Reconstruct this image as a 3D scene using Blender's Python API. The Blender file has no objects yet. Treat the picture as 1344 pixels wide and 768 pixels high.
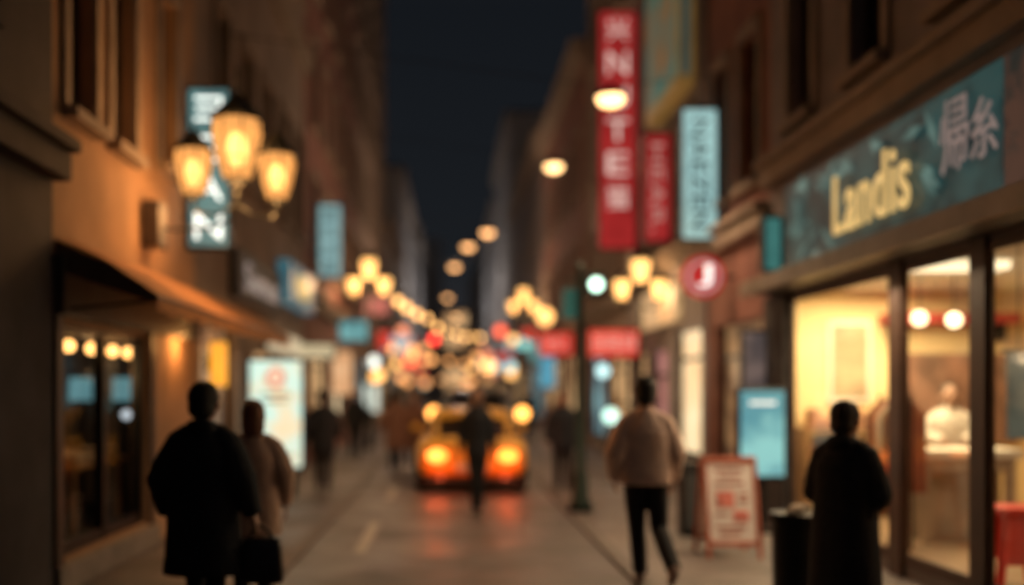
import bpy, math, random
from mathutils import Vector, Matrix
random.seed(7)
sc=bpy.context.scene
COL=sc.collection
R=math.radians
V=Vector

# ------------------------------------------------------------------ materials
MATS={}
def mat(name,col,rough=.7,metal=0.0,var=.25,scale=3.0,bump=.0,bscale=40.,spec=.5,coat=0.0):
    if name in MATS: return MATS[name]
    m=bpy.data.materials.new(name); m.use_nodes=True
    nt=m.node_tree; b=nt.nodes['Principled BSDF']
    b.inputs['Roughness'].default_value=rough; b.inputs['Metallic'].default_value=metal
    b.inputs['Specular IOR Level'].default_value=spec
    b.inputs['Coat Weight'].default_value=coat
    tc=nt.nodes.new('ShaderNodeTexCoord')
    n=nt.nodes.new('ShaderNodeTexNoise'); n.inputs['Scale'].default_value=scale; n.inputs['Detail'].default_value=6
    nt.links.new(tc.outputs['Object'],n.inputs['Vector'])
    r=nt.nodes.new('ShaderNodeValToRGB')
    r.color_ramp.elements[0].position=.3; r.color_ramp.elements[1].position=.7
    r.color_ramp.elements[0].color=[c*(1-var) for c in col]+[1]
    r.color_ramp.elements[1].color=[min(1,c*(1+var)) for c in col]+[1]
    nt.links.new(n.outputs['Fac'],r.inputs['Fac']); nt.links.new(r.outputs['Color'],b.inputs['Base Color'])
    if bump>0:
        n2=nt.nodes.new('ShaderNodeTexNoise'); n2.inputs['Scale'].default_value=bscale; n2.inputs['Detail'].default_value=4
        nt.links.new(tc.outputs['Object'],n2.inputs['Vector'])
        bp=nt.nodes.new('ShaderNodeBump'); bp.inputs['Strength'].default_value=bump; bp.inputs['Distance'].default_value=.02
        nt.links.new(n2.outputs['Fac'],bp.inputs['Height']); nt.links.new(bp.outputs['Normal'],b.inputs['Normal'])
    MATS[name]=m; return m
def emat(name,col,strength,col2=None,scale=4.0,lo=.4,hi=.6):
    if name in MATS: return MATS[name]
    m=bpy.data.materials.new(name); m.use_nodes=True
    nt=m.node_tree; b=nt.nodes['Principled BSDF']
    b.inputs['Base Color'].default_value=[c*.3 for c in col]+[1]
    b.inputs['Roughness'].default_value=.4
    b.inputs['Emission Strength'].default_value=strength
    tc=nt.nodes.new('ShaderNodeTexCoord')
    n=nt.nodes.new('ShaderNodeTexNoise'); n.inputs['Scale'].default_value=scale; n.inputs['Detail'].default_value=3
    nt.links.new(tc.outputs['Object'],n.inputs['Vector'])
    r=nt.nodes.new('ShaderNodeValToRGB')
    r.color_ramp.elements[0].position=lo; r.color_ramp.elements[1].position=hi
    c2=col2 if col2 else [c*.85 for c in col]
    r.color_ramp.elements[0].color=list(c2)+[1]; r.color_ramp.elements[1].color=list(col)+[1]
    nt.links.new(n.outputs['Fac'],r.inputs['Fac']); nt.links.new(r.outputs['Color'],b.inputs['Emission Color'])
    MATS[name]=m; return m
def glassmat(name,tint=(1,1,1),refl=.12,rough=.05,emi=None,emis=0,emw=.5):
    if name in MATS: return MATS[name]
    m=bpy.data.materials.new(name); m.use_nodes=True; nt=m.node_tree
    for n in list(nt.nodes): nt.nodes.remove(n)
    o=nt.nodes.new('ShaderNodeOutputMaterial'); t=nt.nodes.new('ShaderNodeBsdfTransparent'); t.inputs[0].default_value=list(tint)+[1]
    mx=nt.nodes.new('ShaderNodeMixShader')
    if emi:
        g=nt.nodes.new('ShaderNodeEmission'); g.inputs[0].default_value=list(emi)+[1]; g.inputs[1].default_value=emis; mx.inputs[0].default_value=emw
    else:
        g=nt.nodes.new('ShaderNodeBsdfGlossy'); g.inputs['Roughness'].default_value=rough; mx.inputs[0].default_value=refl
    nt.links.new(t.outputs[0],mx.inputs[1]); nt.links.new(g.outputs[0],mx.inputs[2]); nt.links.new(mx.outputs[0],o.inputs[0])
    MATS[name]=m; return m

# ------------------------------------------------------------------ mesh builder
class MB:
    def __init__(s): s.v=[];s.f=[];s.m=[]
    def add(s,vs,fs,mi=0):
        o=len(s.v); s.v+= [tuple(p) for p in vs]; s.f+=[tuple(i+o for i in f) for f in fs]; s.m+=[mi]*len(fs); return s
    def box(s,x0,x1,y0,y1,z0,z1,mi=0):
        if x0>x1:x0,x1=x1,x0
        if y0>y1:y0,y1=y1,y0
        if z0>z1:z0,z1=z1,z0
        vs=[(x0,y0,z0),(x1,y0,z0),(x1,y1,z0),(x0,y1,z0),(x0,y0,z1),(x1,y0,z1),(x1,y1,z1),(x0,y1,z1)]
        return s.add(vs,[(0,3,2,1),(4,5,6,7),(0,1,5,4),(1,2,6,5),(2,3,7,6),(3,0,4,7)],mi)
    def quad(s,a,b,c,d,mi=0): return s.add([a,b,c,d],[(0,1,2,3)],mi)
    def tube(s,pts,rads,seg=12,mi=0,ref=(0,1,0),flat=1.0):
        pts=[V(p) for p in pts]; n=len(pts)
        if not isinstance(rads,(list,tuple)): rads=[rads]*n
        vs=[]
        for i,p in enumerate(pts):
            a=pts[max(0,i-1)]; b=pts[min(n-1,i+1)]; t=(b-a).normalized()
            rf=V(ref)
            if abs(t.dot(rf))>.95: rf=V((1,0,0)) if abs(t.x)<.9 else V((0,0,1))
            u=t.cross(rf).normalized(); w=u.cross(t).normalized()
            r=rads[i]
            for k in range(seg):
                an=2*math.pi*k/seg
                vs.append(p+u*math.cos(an)*r+w*math.sin(an)*r*flat)
        fs=[]
        for i in range(n-1):
            for k in range(seg):
                k2=(k+1)%seg
                fs.append((i*seg+k,i*seg+k2,(i+1)*seg+k2,(i+1)*seg+k))
        fs.append(tuple(reversed(range(seg)))); fs.append(tuple((n-1)*seg+k for k in range(seg)))
        return s.add(vs,fs,mi)
    def ell(s,c,r,seg=16,rings=10,mi=0,axes=None):
        c=V(c); 
        if not isinstance(r,(list,tuple)): r=(r,r,r)
        A=axes or (V((1,0,0)),V((0,1,0)),V((0,0,1)))
        vs=[c+A[2]*r[2]]
        for i in range(1,rings):
            th=math.pi*i/rings
            for k in range(seg):
                ph=2*math.pi*k/seg
                vs.append(c+A[0]*r[0]*math.sin(th)*math.cos(ph)+A[1]*r[1]*math.sin(th)*math.sin(ph)+A[2]*r[2]*math.cos(th))
        vs.append(c-A[2]*r[2]); L=len(vs)-1
        fs=[]
        for k in range(seg):
            fs.append((0,1+k,1+(k+1)%seg)); 
            b=1+(rings-2)*seg; fs.append((L,b+(k+1)%seg,b+k))
        for i in range(rings-2):
            for k in range(seg):
                k2=(k+1)%seg; a=1+i*seg
                fs.append((a+k,a+seg+k,a+seg+k2,a+k2))
        return s.add(vs,fs,mi)
    def stack(s,secs,seg=24,mi=0,p=2.3):
        vs=[];n=len(secs)
        for (z,cx,cy,rx,ry) in secs:
            for k in range(seg):
                a=2*math.pi*k/seg; ca,sa=math.cos(a),math.sin(a)
                vs.append((cx+rx*math.copysign(abs(ca)**(2/p),ca),cy+ry*math.copysign(abs(sa)**(2/p),sa),z))
        fs=[]
        for i in range(n-1):
            for k in range(seg):
                k2=(k+1)%seg; fs.append((i*seg+k,i*seg+k2,(i+1)*seg+k2,(i+1)*seg+k))
        fs.append(tuple(reversed(range(seg)))); fs.append(tuple((n-1)*seg+k for k in range(seg)))
        return s.add(vs,fs,mi)
    def prism(s,c,r0,r1,z0,z1,n=8,mi=0,rot=0):
        vs=[]
        for r,z in((r0,z0),(r1,z1)):
            for k in range(n):
                a=2*math.pi*(k+.5)/n+rot; vs.append((c[0]+r*math.cos(a),c[1]+r*math.sin(a),c[2]+z))
        fs=[(k,(k+1)%n,n+(k+1)%n,n+k) for k in range(n)]+[tuple(reversed(range(n))),tuple(range(n,2*n))]
        return s.add(vs,fs,mi)
    def obj(s,name,mats,parent=None,world=True,smooth=False,bevel=0,remesh=0,smoothit=0,subsurf=0):
        me=bpy.data.meshes.new(name); me.from_pydata(s.v,[],s.f)
        if not isinstance(mats,(list,tuple)): mats=[mats]
        for m in mats: me.materials.append(m)
        for p,mi in zip(me.polygons,s.m): p.material_index=mi; p.use_smooth=smooth
        me.update()
        o=bpy.data.objects.new(name,me); COL.objects.link(o)
        if remesh:
            md=o.modifiers.new('r','REMESH'); md.mode='VOXEL'; md.voxel_size=remesh; md.use_smooth_shade=True
            if smoothit:
                ms=o.modifiers.new('s','SMOOTH'); ms.iterations=smoothit; ms.factor=.5
            dg=bpy.context.evaluated_depsgraph_get(); dg.update()
            nm=bpy.data.meshes.new_from_object(o.evaluated_get(dg)); o.modifiers.clear()
            o.data=nm; nm.materials.clear(); nm.materials.append(mats[0])
            for p in nm.polygons: p.use_smooth=True; p.material_index=0
        if subsurf:
            md=o.modifiers.new('sub','SUBSURF'); md.levels=subsurf; md.render_levels=subsurf
        if bevel:
            md=o.modifiers.new('bevel','BEVEL'); md.width=bevel; md.segments=2; md.limit_method='ANGLE'
        if parent is not None: attach(o,parent,world)
        return o
def attach(o,parent,world=True):
    o.parent=parent
    if world and parent.type=='EMPTY': o.matrix_parent_inverse=Matrix.Translation(-parent.location)
def root(name,loc,label,cat,group=None,rot=0,scale=1):
    e=bpy.data.objects.new(name,None); COL.objects.link(e); e.location=loc; e.rotation_euler=(0,0,rot)
    e.scale=(scale,)*3 if not isinstance(scale,tuple) else scale
    e.empty_display_size=.2; e['label']=label; e['category']=cat
    if group: e['group']=group
    return e
def textmesh(body,w,h,mat_,parent,center,facing='cam',world=True,spin=0,extrude=.012,name='lettering',bold=0.0):
    cu=bpy.data.curves.new(name,'FONT'); cu.body=body; cu.size=1; cu.extrude=0.0; cu.offset=bold
    if len(body)>1: cu.space_character=1.08
    t=bpy.data.objects.new('tmp',cu); COL.objects.link(t)
    dg=bpy.context.evaluated_depsgraph_get(); dg.update()
    me=bpy.data.meshes.new_from_object(t.evaluated_get(dg)); bpy.data.objects.remove(t)
    if len(me.vertices)==0: return None
    xs=[v.co.x for v in me.vertices]; ys=[v.co.y for v in me.vertices]
    cx,cy=(min(xs)+max(xs))/2,(min(ys)+max(ys))/2; W=max(xs)-min(xs); H=max(ys)-min(ys)
    if W<=0 or H<=0: return None
    sw,sh=(w/W,h/H) if spin==0 else (h/W,w/H)
    M={'cam':Matrix.Rotation(R(90),4,'X'),
       'left':Matrix.Rotation(R(90),4,'Z')@Matrix.Rotation(R(90),4,'X'),
       'right':Matrix.Rotation(R(-90),4,'Z')@Matrix.Rotation(R(90),4,'X')}[facing]
    M=Matrix.Translation(center)@M@Matrix.Rotation(spin,4,'Z')
    for v in me.vertices: v.co=M@V(((v.co.x-cx)*sw,(v.co.y-cy)*sh,0))
    me.materials.clear(); me.materials.append(mat_)
    for p in me.polygons: p.material_index=0
    o=bpy.data.objects.new(name,me); COL.objects.link(o); attach(o,parent,world)
    md=o.modifiers.new('solid','SOLIDIFY'); md.thickness=extrude; md.offset=0
    return o
def point(loc,energy,col,size=.08,name='lamp_or_fill_light'):
    l=bpy.data.lights.new(name,'POINT'); l.energy=energy; l.color=col; l.shadow_soft_size=size
    o=bpy.data.objects.new(name,l); COL.objects.link(o); o.location=loc; return o
def spot(loc,energy,col,angle=130,size=.12,name='lamp_or_fill_light'):
    l=bpy.data.lights.new(name,'SPOT'); l.energy=energy; l.color=col; l.shadow_soft_size=size; l.spot_size=R(angle); l.spot_blend=.6
    o=bpy.data.objects.new(name,l); COL.objects.link(o); o.location=loc; return o
def area(loc,energy,col,sx,sy,rot,name='ceiling_light'):
    l=bpy.data.lights.new(name,'AREA'); l.energy=energy; l.color=col; l.shape='RECTANGLE'; l.size=sx; l.size_y=sy
    o=bpy.data.objects.new(name,l); COL.objects.link(o); o.location=loc; o.rotation_euler=rot; return o

WARM=(1,.55,.22)
stucco_ochre=mat('stucco_ochre',(.40,.24,.135),.85,bump=.5,var=.25,scale=1.2)
stone_dark=mat('stone_dark',(.04,.036,.038),.8,bump=.5,var=.3)
stucco_brown=mat('stucco_brown',(.27,.205,.165),.85,bump=.5,var=.25,scale=1)
brick_red=mat('brick_red',(.25,.115,.09),.85,bump=.5,var=.3,scale=2)
stucco_grey=mat('stucco_grey',(.24,.21,.21),.85,bump=.5,var=.25,scale=1)
plaster_far=mat('plaster_far',(.44,.42,.41),.9,var=.2,scale=.5)  # far walls made paler in the colour to stand in for haze
stone_trim=mat('stone_trim',(.30,.24,.19),.8,bump=.4,var=.2)
dark_metal=mat('dark_metal',(.02,.022,.024),.45,.6,var=.3)
frame_brown=mat('frame_brown',(.035,.022,.016),.5,var=.3)
glass_dark=mat('window_glass_dark',(.012,.013,.016),.12,var=.3,scale=.8)
glass_dim=emat('window_glass_dim_lit',(.9,.55,.25),.10,(.2,.1,.05),scale=1.5)
glass_clear=glassmat('shop_glass',(.97,.98,.97),.07)
awning_cloth=mat('awning_cloth',(.56,.27,.11),.9,var=.2,scale=4,bump=.3)
green_paint=mat('green_paint',(.012,.034,.028),.5,.2,var=.2)

# ------------------------------------------------------------------ ground
RZ=-.035
def structure(o): o['kind']='structure'; return o
def ground_material(name,base,joint,scale,rough,kind):
    m=mat(name,base,rough,var=.35,scale=1.3,bump=.6,bscale=60)
    nt=m.node_tree; b=nt.nodes['Principled BSDF']
    ns=nt.nodes.new('ShaderNodeTexNoise'); ns.inputs['Scale'].default_value=.8; ns.inputs['Detail'].default_value=4
    g=nt.nodes.new('ShaderNodeNewGeometry'); nt.links.new(g.outputs['Position'],ns.inputs['Vector'])
    mr=nt.nodes.new('ShaderNodeMapRange'); mr.inputs['From Min'].default_value=.35; mr.inputs['From Max'].default_value=.65
    mr.inputs['To Min'].default_value=rough-.15; mr.inputs['To Max'].default_value=rough+.1
    nt.links.new(ns.outputs['Fac'],mr.inputs['Value']); nt.links.new(mr.outputs['Result'],b.inputs['Roughness'])
    if kind=='slab':
        bk=nt.nodes.new('ShaderNodeTexBrick'); bk.inputs['Scale'].default_value=scale
        bk.inputs['Color1'].default_value=(1,1,1,1); bk.inputs['Color2'].default_value=(.72,.72,.72,1); bk.inputs['Mortar'].default_value=joint
        bk.inputs['Mortar Size'].default_value=.012
        nt.links.new(g.outputs['Position'],bk.inputs['Vector'])
        ramp=[n for n in nt.nodes if n.type=='VALTORGB'][0]
        mx=nt.nodes.new('ShaderNodeMix'); mx.data_type='RGBA'; mx.blend_type='MULTIPLY'; mx.inputs[0].default_value=1
        nt.links.new(ramp.outputs[0],mx.inputs[6]); nt.links.new(bk.outputs['Color'],mx.inputs[7]); nt.links.new(mx.outputs[2],b.inputs['Base Color'])
    return m
asphalt=ground_material('asphalt',(.105,.09,.088),None,1,.46,'plain')
slab=ground_material('paving_slab',(.165,.138,.130),(.3,.3,.3,1),2.2,.52,'slab')
earth=mat('ground_earth',(.05,.048,.045),.9)
kerbm=mat('kerb_stone',(.135,.115,.108),.7,bump=.3)
o=MB().quad((-400,-60,-.13),(400,-60,-.13),(400,700,-.13),(-400,700,-.13)).obj('ground',earth); structure(o)
o=MB().quad((-1.5,-8,RZ),(1.6,-8,RZ),(1.6,220,RZ),(-1.5,220,RZ)).obj('road',asphalt); structure(o)
o=MB().box(-5,-1.64,-8,220,-.12,0).obj('pavement',slab); structure(o)
o=MB().box(1.74,6,-8,220,-.12,0).obj('pavement',slab); structure(o)
o=MB().box(-1.64,-1.5,-8,220,-.12,.003).obj('kerb',kerbm,bevel=.012); structure(o)
o=MB().box(1.6,1.74,-8,220,-.12,.003).obj('kerb',kerbm,bevel=.012); structure(o)
paint=mat('road_paint',(.40,.36,.33),.6,var=.35,scale=12)
mb=MB()
for k in range(16):
    y=10.3+k*5.0; z=RZ+.004
    mb.quad((-1.0,y,z),(-.87,y,z),(-.87,y+2.3,z),(-1.0,y+2.3,z))
o=mb.obj('road_marking',paint); structure(o)

# ------------------------------------------------------------------ buildings
WCACHE={}
def window_parts(w,h,simple):
    k=(round(w,2),round(h,2),simple)
    if k in WCACHE: return WCACHE[k]
    pane=MB().box(-.02,0,-w/2,w/2,-h/2,h/2)
    fr=MB(); t=.05
    for (a,b,c,d) in ((-w/2,-w/2+t,-h/2,h/2),(w/2-t,w/2,-h/2,h/2),(-w/2+t,w/2-t,-h/2,-h/2+t),(-w/2+t,w/2-t,h/2-t,h/2)):
        fr.box(.002,.05,a,b,c,d)
    fr.box(.002,.045,-.025,.025,-h/2+t,h/2-t); 
    fr.box(.002,.04,-w/2+t,-.025,h*.2,h*.2+.04); fr.box(.002,.04,.025,w/2-t,h*.2,h*.2+.04)
    si=MB().box(.0,.30,-w/2-.1,w/2+.1,-h/2-.1,-h/2-.001)
    WCACHE[k]=(pane,fr,si); return WCACHE[k]
MESHC={}
def cmesh(key,mb,name,mats):
    if key in MESHC: 
        return bpy.data.objects.new(name,MESHC[key])
    o=mb.obj(name,mats); MESHC[key]=o.data; COL.objects.unlink(o); return o
def building(name,label,side,y0,y1,h,xf,wallm,openings,depth=7,trim=stone_trim,courses=(),detail=True,cornice=True,trimw=.12,z0=-.12,rd=.16):
    o_=1 if side=='L' else -1
    e=root(name,(xf,(y0+y1)/2,0),label,'building')
    ys=sorted({y0,y1}|{a for op in openings for a in op[:2]}); zs=sorted({z0,h}|{a for op in openings for a in op[2:4]})
    mb=MB()
    for i in range(len(ys)-1):
        for j in range(len(zs)-1):
            yc=(ys[i]+ys[i+1])/2; zc=(zs[j]+zs[j+1])/2
            if any(op[0]<yc<op[1] and op[2]<zc<op[3] for op in openings): continue
            mb.quad((xf,ys[i],zs[j]),(xf,ys[i+1],zs[j]),(xf,ys[i+1],zs[j+1]),(xf,ys[i],zs[j+1]))
    xb=xf-o_*rd
    for a,b,c,d,*k in openings:
        xq=xb if (k and k[0]!='void') or rd<.1 or side=='L' else xf-o_*.04
        mb.quad((xf,a,c),(xq,a,c),(xq,a,d),(xf,a,d)); mb.quad((xf,b,c),(xq,b,c),(xq,b,d),(xf,b,d))
        mb.quad((xf,a,c),(xq,a,c),(xq,b,c),(xf,b,c)); mb.quad((xf,a,d),(xq,a,d),(xq,b,d),(xf,b,d))
    xe=xf-o_*depth
    mb.quad((xf,y0,z0),(xe,y0,z0),(xe,y0,h),(xf,y0,h)); mb.quad((xf,y1,z0),(xe,y1,z0),(xe,y1,h),(xf,y1,h))
    mb.quad((xe,y0,z0),(xe,y1,z0),(xe,y1,h),(xe,y0,h))
    mb.obj('wall',wallm,e)
    MB().box(xf-o_*.01,xe,y0+.01,y1-.01,h,h+.18).obj('roof',stone_dark,e)
    if cornice:
        MB().box(xf+o_*.32,xf+o_*.002,y0+.004,y1-.004,h-.45,h-.05).box(xf+o_*.45,xf+o_*.002,y0+.004,y1-.004,h-.05,h+.12).obj('cornice',trim,e,bevel=.03)
    for zc in courses:
        MB().box(xf+o_*.16,xf+o_*.002,y0+.004,y1-.004,zc,zc+.22).box(xf+o_*.24,xf+o_*.002,y0+.004,y1-.004,zc+.222,zc+.32).obj('cornice',trim,e,bevel=.02)
    for op in openings:
        a,b,c,d=op[:4]; kind=op[4] if len(op)>4 else 'window'
        if kind=='void': continue
        w,hh=b-a,d-c
        if kind in('window','dim'):
            pane,fr,si=window_parts(w,hh,False)
            gm=glass_dark if kind=='window' else glass_dim
            p=cmesh(('p',round(w,2),round(hh,2),kind),pane,'window',gm); COL.objects.link(p)
            p.location=(xb,(a+b)/2,(c+d)/2); p.rotation_euler=(0,0,0 if side=='L' else math.pi)
            attach(p,e)
            f=cmesh(('f',round(w,2),round(hh,2)),fr,'frame',frame_brown); COL.objects.link(f); f.parent=p
            if detail:
                s=cmesh(('s',round(w,2),round(hh,2)),si,'sill',trim); COL.objects.link(s); s.parent=p
                sm=MB(); t=trimw
                X0,X1=.162,.21
                sm.box(X0,X1,-w/2-t,-w/2,-hh/2,hh/2+t).box(X0,X1,w/2,w/2+t,-hh/2,hh/2+t).box(X0,X1+.03,-w/2,w/2,hh/2,hh/2+t)
                s2=cmesh(('sur',round(w,2),round(hh,2)),sm,'frame',trim); COL.objects.link(s2); s2.parent=p
        else:
            gm=MATS[kind]
            p=MB().box(xb,xb-o_*.03,a,b,c,d).obj('shop_window',gm,e)
            f=MB(); n=max(1,int(w/1.3))
            for q in range(n+1):
                yy=a+(w-.07)*q/n
                f.box(xb+o_*.002,xb+o_*.07,yy,yy+.07,c,d)
            f.box(xb+o_*.001,xb+o_*.06,a+.07,b-.07,d-.5,d-.44)
            f.box(xb+o_*.001,xb+o_*.08,a+.07,b-.07,c,c+.15)
            fo=f.obj('frame',frame_brown); fo.parent=p
    return e
def grid(y0,y1,n,zl,w,h,dimp=.0):
    out=[]
    for z in zl:
        for i in range(n):
            yc=y0+(i+.5)*(y1-y0)/n
            out.append((yc-w/2,yc+w/2,z,z+h,'dim' if random.random()<dimp else 'window'))
    return out
emat('shop_warm',(1,.64,.30),1.0,(.30,.15,.06),scale=1.6,lo=.38,hi=.62)
emat('shop_cream',(1,.80,.48),1.05,(.8,.52,.26),scale=1.2)
emat('shop_dim',(.6,.34,.15),.38,(.06,.045,.04),scale=2)
emat('shop_cool',(.4,.75,.8),.7,(.08,.15,.2),scale=1.6)
emat('shop_pink',(.9,.4,.35),.45,(.3,.1,.08),scale=2)

building('townhouse','narrow dark stone house front beside the ochre house','L',1.5,7.9,16,-3.15,stone_dark,
   grid(2.5,7,3,[4.2,7.6,11],.8,1.9),courses=(3.3,),trim=stone_dark)
building('townhouse','ochre stucco house with tall dark windows and shop below','L',7.9,12.5,16,-3.2,stucco_ochre,
   [(8.3,8.92,4.0,6.2),(9.38,10.05,4.0,6.2),(10.95,11.6,4.15,6.1),(8.1,10.5,.25,2.2,'void')]+grid(8.0,12.4,3,[7.6,11.2],.7,1.9),courses=())
building('townhouse','brown plaster house with stone ledge above shop signs','L',12.5,22,17,-3.22,stucco_brown,
   grid(13.2,21.8,5,[4.9,9.9,13.2],.85,2.1,.05)+[(12.9,15.0,.3,2.6,'shop_dim'),(16.4,18.6,.3,2.3,'shop_warm'),(19.2,21.6,.3,2.3,'shop_warm')],courses=(8.6,))
building('townhouse','tall reddish brick house with dark windows','L',22,34,21,-3.18,brick_red,
   grid(22.3,33.7,5,[4.6,7.8,11,14.2,17.4],1.0,2.0,.08)+[(22.6,26,.3,2.7,'shop_warm'),(27,30,.3,2.9,'shop_cream'),(30.6,33.4,.3,2.7,'shop_dim')],courses=(3.5,))
building('townhouse','tall brown plaster house at the bend of the street','L',34,50,25,-3.24,stucco_brown,
   grid(34.4,49.6,6,[4.8,8,11.2,14.4,17.6,20.8],1.0,2.0,.08)+[(34.6,38,.3,2.7,'shop_cool'),(39,43,.3,2.7,'shop_warm'),(44,49,.3,2.7,'shop_warm')],courses=(3.6,))
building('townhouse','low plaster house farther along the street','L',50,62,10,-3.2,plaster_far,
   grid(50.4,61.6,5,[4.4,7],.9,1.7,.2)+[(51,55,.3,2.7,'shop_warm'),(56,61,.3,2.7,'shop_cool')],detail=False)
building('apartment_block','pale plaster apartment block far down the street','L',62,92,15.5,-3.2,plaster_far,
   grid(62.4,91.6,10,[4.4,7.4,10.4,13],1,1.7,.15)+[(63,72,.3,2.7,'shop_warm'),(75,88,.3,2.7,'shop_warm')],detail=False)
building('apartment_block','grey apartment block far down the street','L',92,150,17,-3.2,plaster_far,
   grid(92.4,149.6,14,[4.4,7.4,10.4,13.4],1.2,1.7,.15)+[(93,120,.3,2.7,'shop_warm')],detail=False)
landis=building('shop_building','dark plaster building with glazed corner shop below','R',3.0,12.4,15,4.0,stucco_grey,
   [(8.98,11.6,.12,2.75,'void'),(7.58,8.76,.12,2.75,'void'),(4.6,7.38,.12,2.75,'void')]+grid(3.2,12.2,5,[4.75,8.6,11.8],.75,2.2),courses=(4.15,))
building('townhouse','dark reddish house front with projecting signs','R',12.4,15.5,16,4.02,brick_red,
   grid(12.6,15.4,2,[4.4,7.8,11.2],.8,2.0)+[(12.8,15.1,.3,2.6,'shop_dim')],courses=(3.7,))
building('townhouse','narrow dark house hung with vertical shop signs','R',15.5,22,17,3.98,stucco_grey,
   grid(15.7,21.8,4,[4.2,10,13.4],.85,2.0,.08)+[(15.75,17.7,.45,2.65,'shop_cream'),(18.2,19.8,.3,2.4,'shop_pink'),(20.1,21.7,.3,2.4,'shop_warm')],courses=(3.8,))
building('townhouse','tall dark plaster house behind red signs','R',22,29,16,4.03,stucco_brown,
   grid(22.2,28.8,3,[4.2,7.4,10.6,13.4],.9,1.9,.1)+[(22.4,25.2,.3,2.6,'shop_warm'),(25.8,28.7,.3,2.6,'shop_cool')],courses=(3.6,))
building('townhouse','low roofed brown house with lit shops','R',29,42,11.8,3.98,brick_red,
   grid(29.2,41.8,5,[4.2,7.6],1,1.9,.15)+[(29.5,34,.3,2.7,'shop_warm'),(35,41,.3,2.7,'shop_warm')],courses=(3.5,))
building('townhouse','dark plaster house farther down the street','R',42,64,12.6,4.02,stucco_grey,
   grid(42.3,63.7,7,[4.4,7.8],1,1.9,.15)+[(43,50,.3,2.7,'shop_cool'),(52,62,.3,2.7,'shop_warm')],detail=False)
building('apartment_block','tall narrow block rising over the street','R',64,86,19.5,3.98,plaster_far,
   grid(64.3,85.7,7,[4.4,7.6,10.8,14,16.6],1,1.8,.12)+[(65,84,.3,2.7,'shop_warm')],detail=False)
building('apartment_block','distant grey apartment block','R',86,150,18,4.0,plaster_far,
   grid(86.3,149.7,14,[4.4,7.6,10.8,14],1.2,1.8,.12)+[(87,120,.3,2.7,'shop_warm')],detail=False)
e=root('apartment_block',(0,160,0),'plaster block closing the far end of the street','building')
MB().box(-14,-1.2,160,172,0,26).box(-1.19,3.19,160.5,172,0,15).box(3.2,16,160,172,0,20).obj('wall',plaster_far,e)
emat('far_lit',(1,.62,.3),1.0,(.5,.25,.1),scale=.6)
for (x0,x1,z0,z1) in((-.6,.8,12,14),(1.2,2.6,12,14),(-.6,.8,8.5,10.5),(1.2,2.6,8.5,10.5),(-.6,2.6,2,5)):
    MB().box(x0,x1,160.4,160.49,z0,z1).obj('window',MATS['far_lit'],e)

# ------------------------------------------------------------------ left shop
lb=[o for o in bpy.data.objects if o.get('label','').startswith('ochre')][0]
int_dark=mat('interior_dark',(.11,.09,.078),.8)
MB().quad((-6,7.95,.2),(-3.2,7.95,.2),(-3.2,12.4,.2),(-6,12.4,.2)).quad((-6,7.95,2.6),(-3.37,7.95,2.6),(-3.37,12.4,2.6),(-6,12.4,2.6)).quad((-6,7.95,.2),(-6,12.4,.2),(-6,12.4,2.6),(-6,7.95,2.6)).quad((-6,12.4,.2),(-3.37,12.4,.2),(-3.37,12.4,2.6),(-6,12.4,2.6)).quad((-6,7.95,.2),(-3.37,7.95,.2),(-3.37,7.95,2.6),(-6,7.95,2.6)).obj('interior_wall',int_dark,lb)
MB().box(-3.345,-3.335,8.1,10.5,.25,2.2).obj('shop_window',glass_clear,lb)
f=MB()
for yy in (8.1,9.33,10.43): f.box(-3.334,-3.24,yy,yy+.07,.25,2.2)
f.box(-3.333,-3.25,8.17,9.33,2.13,2.2).box(-3.333,-3.25,9.4,10.43,2.13,2.2).box(-3.333,-3.25,8.17,9.33,.25,.36).box(-3.333,-3.25,9.4,10.43,.25,.36)
f.obj('window_frame',dark_metal,lb)
MB().box(-3.196,-3.1,7.95,10.7,0.0,.22).obj('step',mat('step_stone',(.20,.17,.15),.7),lb,bevel=.015)
MB().box(-3.196,-3.08,7.96,12.3,2.26,2.74).obj('fascia_board',mat('fascia_dark',(.05,.055,.055),.6),lb,bevel=.01)
MB().box(-3.196,-3.12,7.92,8.06,0.224,2.255).obj('pilaster',frame_brown,lb)
MB().box(-3.196,-3.15,10.56,10.66,.224,2.255).obj('pilaster',frame_brown,lb)
for (y,z) in ((9.02,2.05),(9.6,2.05),(10.2,2.05),(10.68,2.05)):
    e=root('pendant_lamp',(-3.45,y,2.6),'small warm globe bulb hanging in shop window','lamp','bulbs hanging in the shop window')
    MB().tube([(-3.45,y,2.6),(-3.45,y,z+.08)],.006,6).obj('cord',dark_metal,e)
    MB().ell((-3.45,y,z),.058).obj('bulb',emat('bulb_warm',(1,.47,.14),4.5),e,smooth=True)
point((-3.6,10.1,1.8),14,WARM)
for x0,x1 in((-4.62,-4.38),(-4.1,-3.86)):
    e=root('display_screen',((x0+x1)/2,12.1,.2),'small glowing blue screen on a dark stand','screen')
    MB().box(x0,x1,12.1,12.2,1.52,1.8).obj('screen',emat('screen_cyan',(.3,.7,.8),.38),e)
    xm=(x0+x1)/2
    MB().box(xm-.04,xm+.04,12.12,12.2,.26,1.52).box(xm-.2,xm+.2,12.0,12.3,.2,.26).obj('stand',dark_metal,e)
e=root('shop_shelf',(-5.2,10.5,.2),'wooden shelf unit with folded goods inside dim shop','shelf')
mb=MB(); 
for z in (.25,.75,1.25,1.75): mb.box(-5.9,-5.4,8.6,12.2,z,z+.04)
mb.box(-5.9,-5.4,8.56,8.6,.2,2.0).box(-5.9,-5.4,12.2,12.24,.2,2.0); mb.obj('frame',frame_brown,e)
mb=MB()
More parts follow.
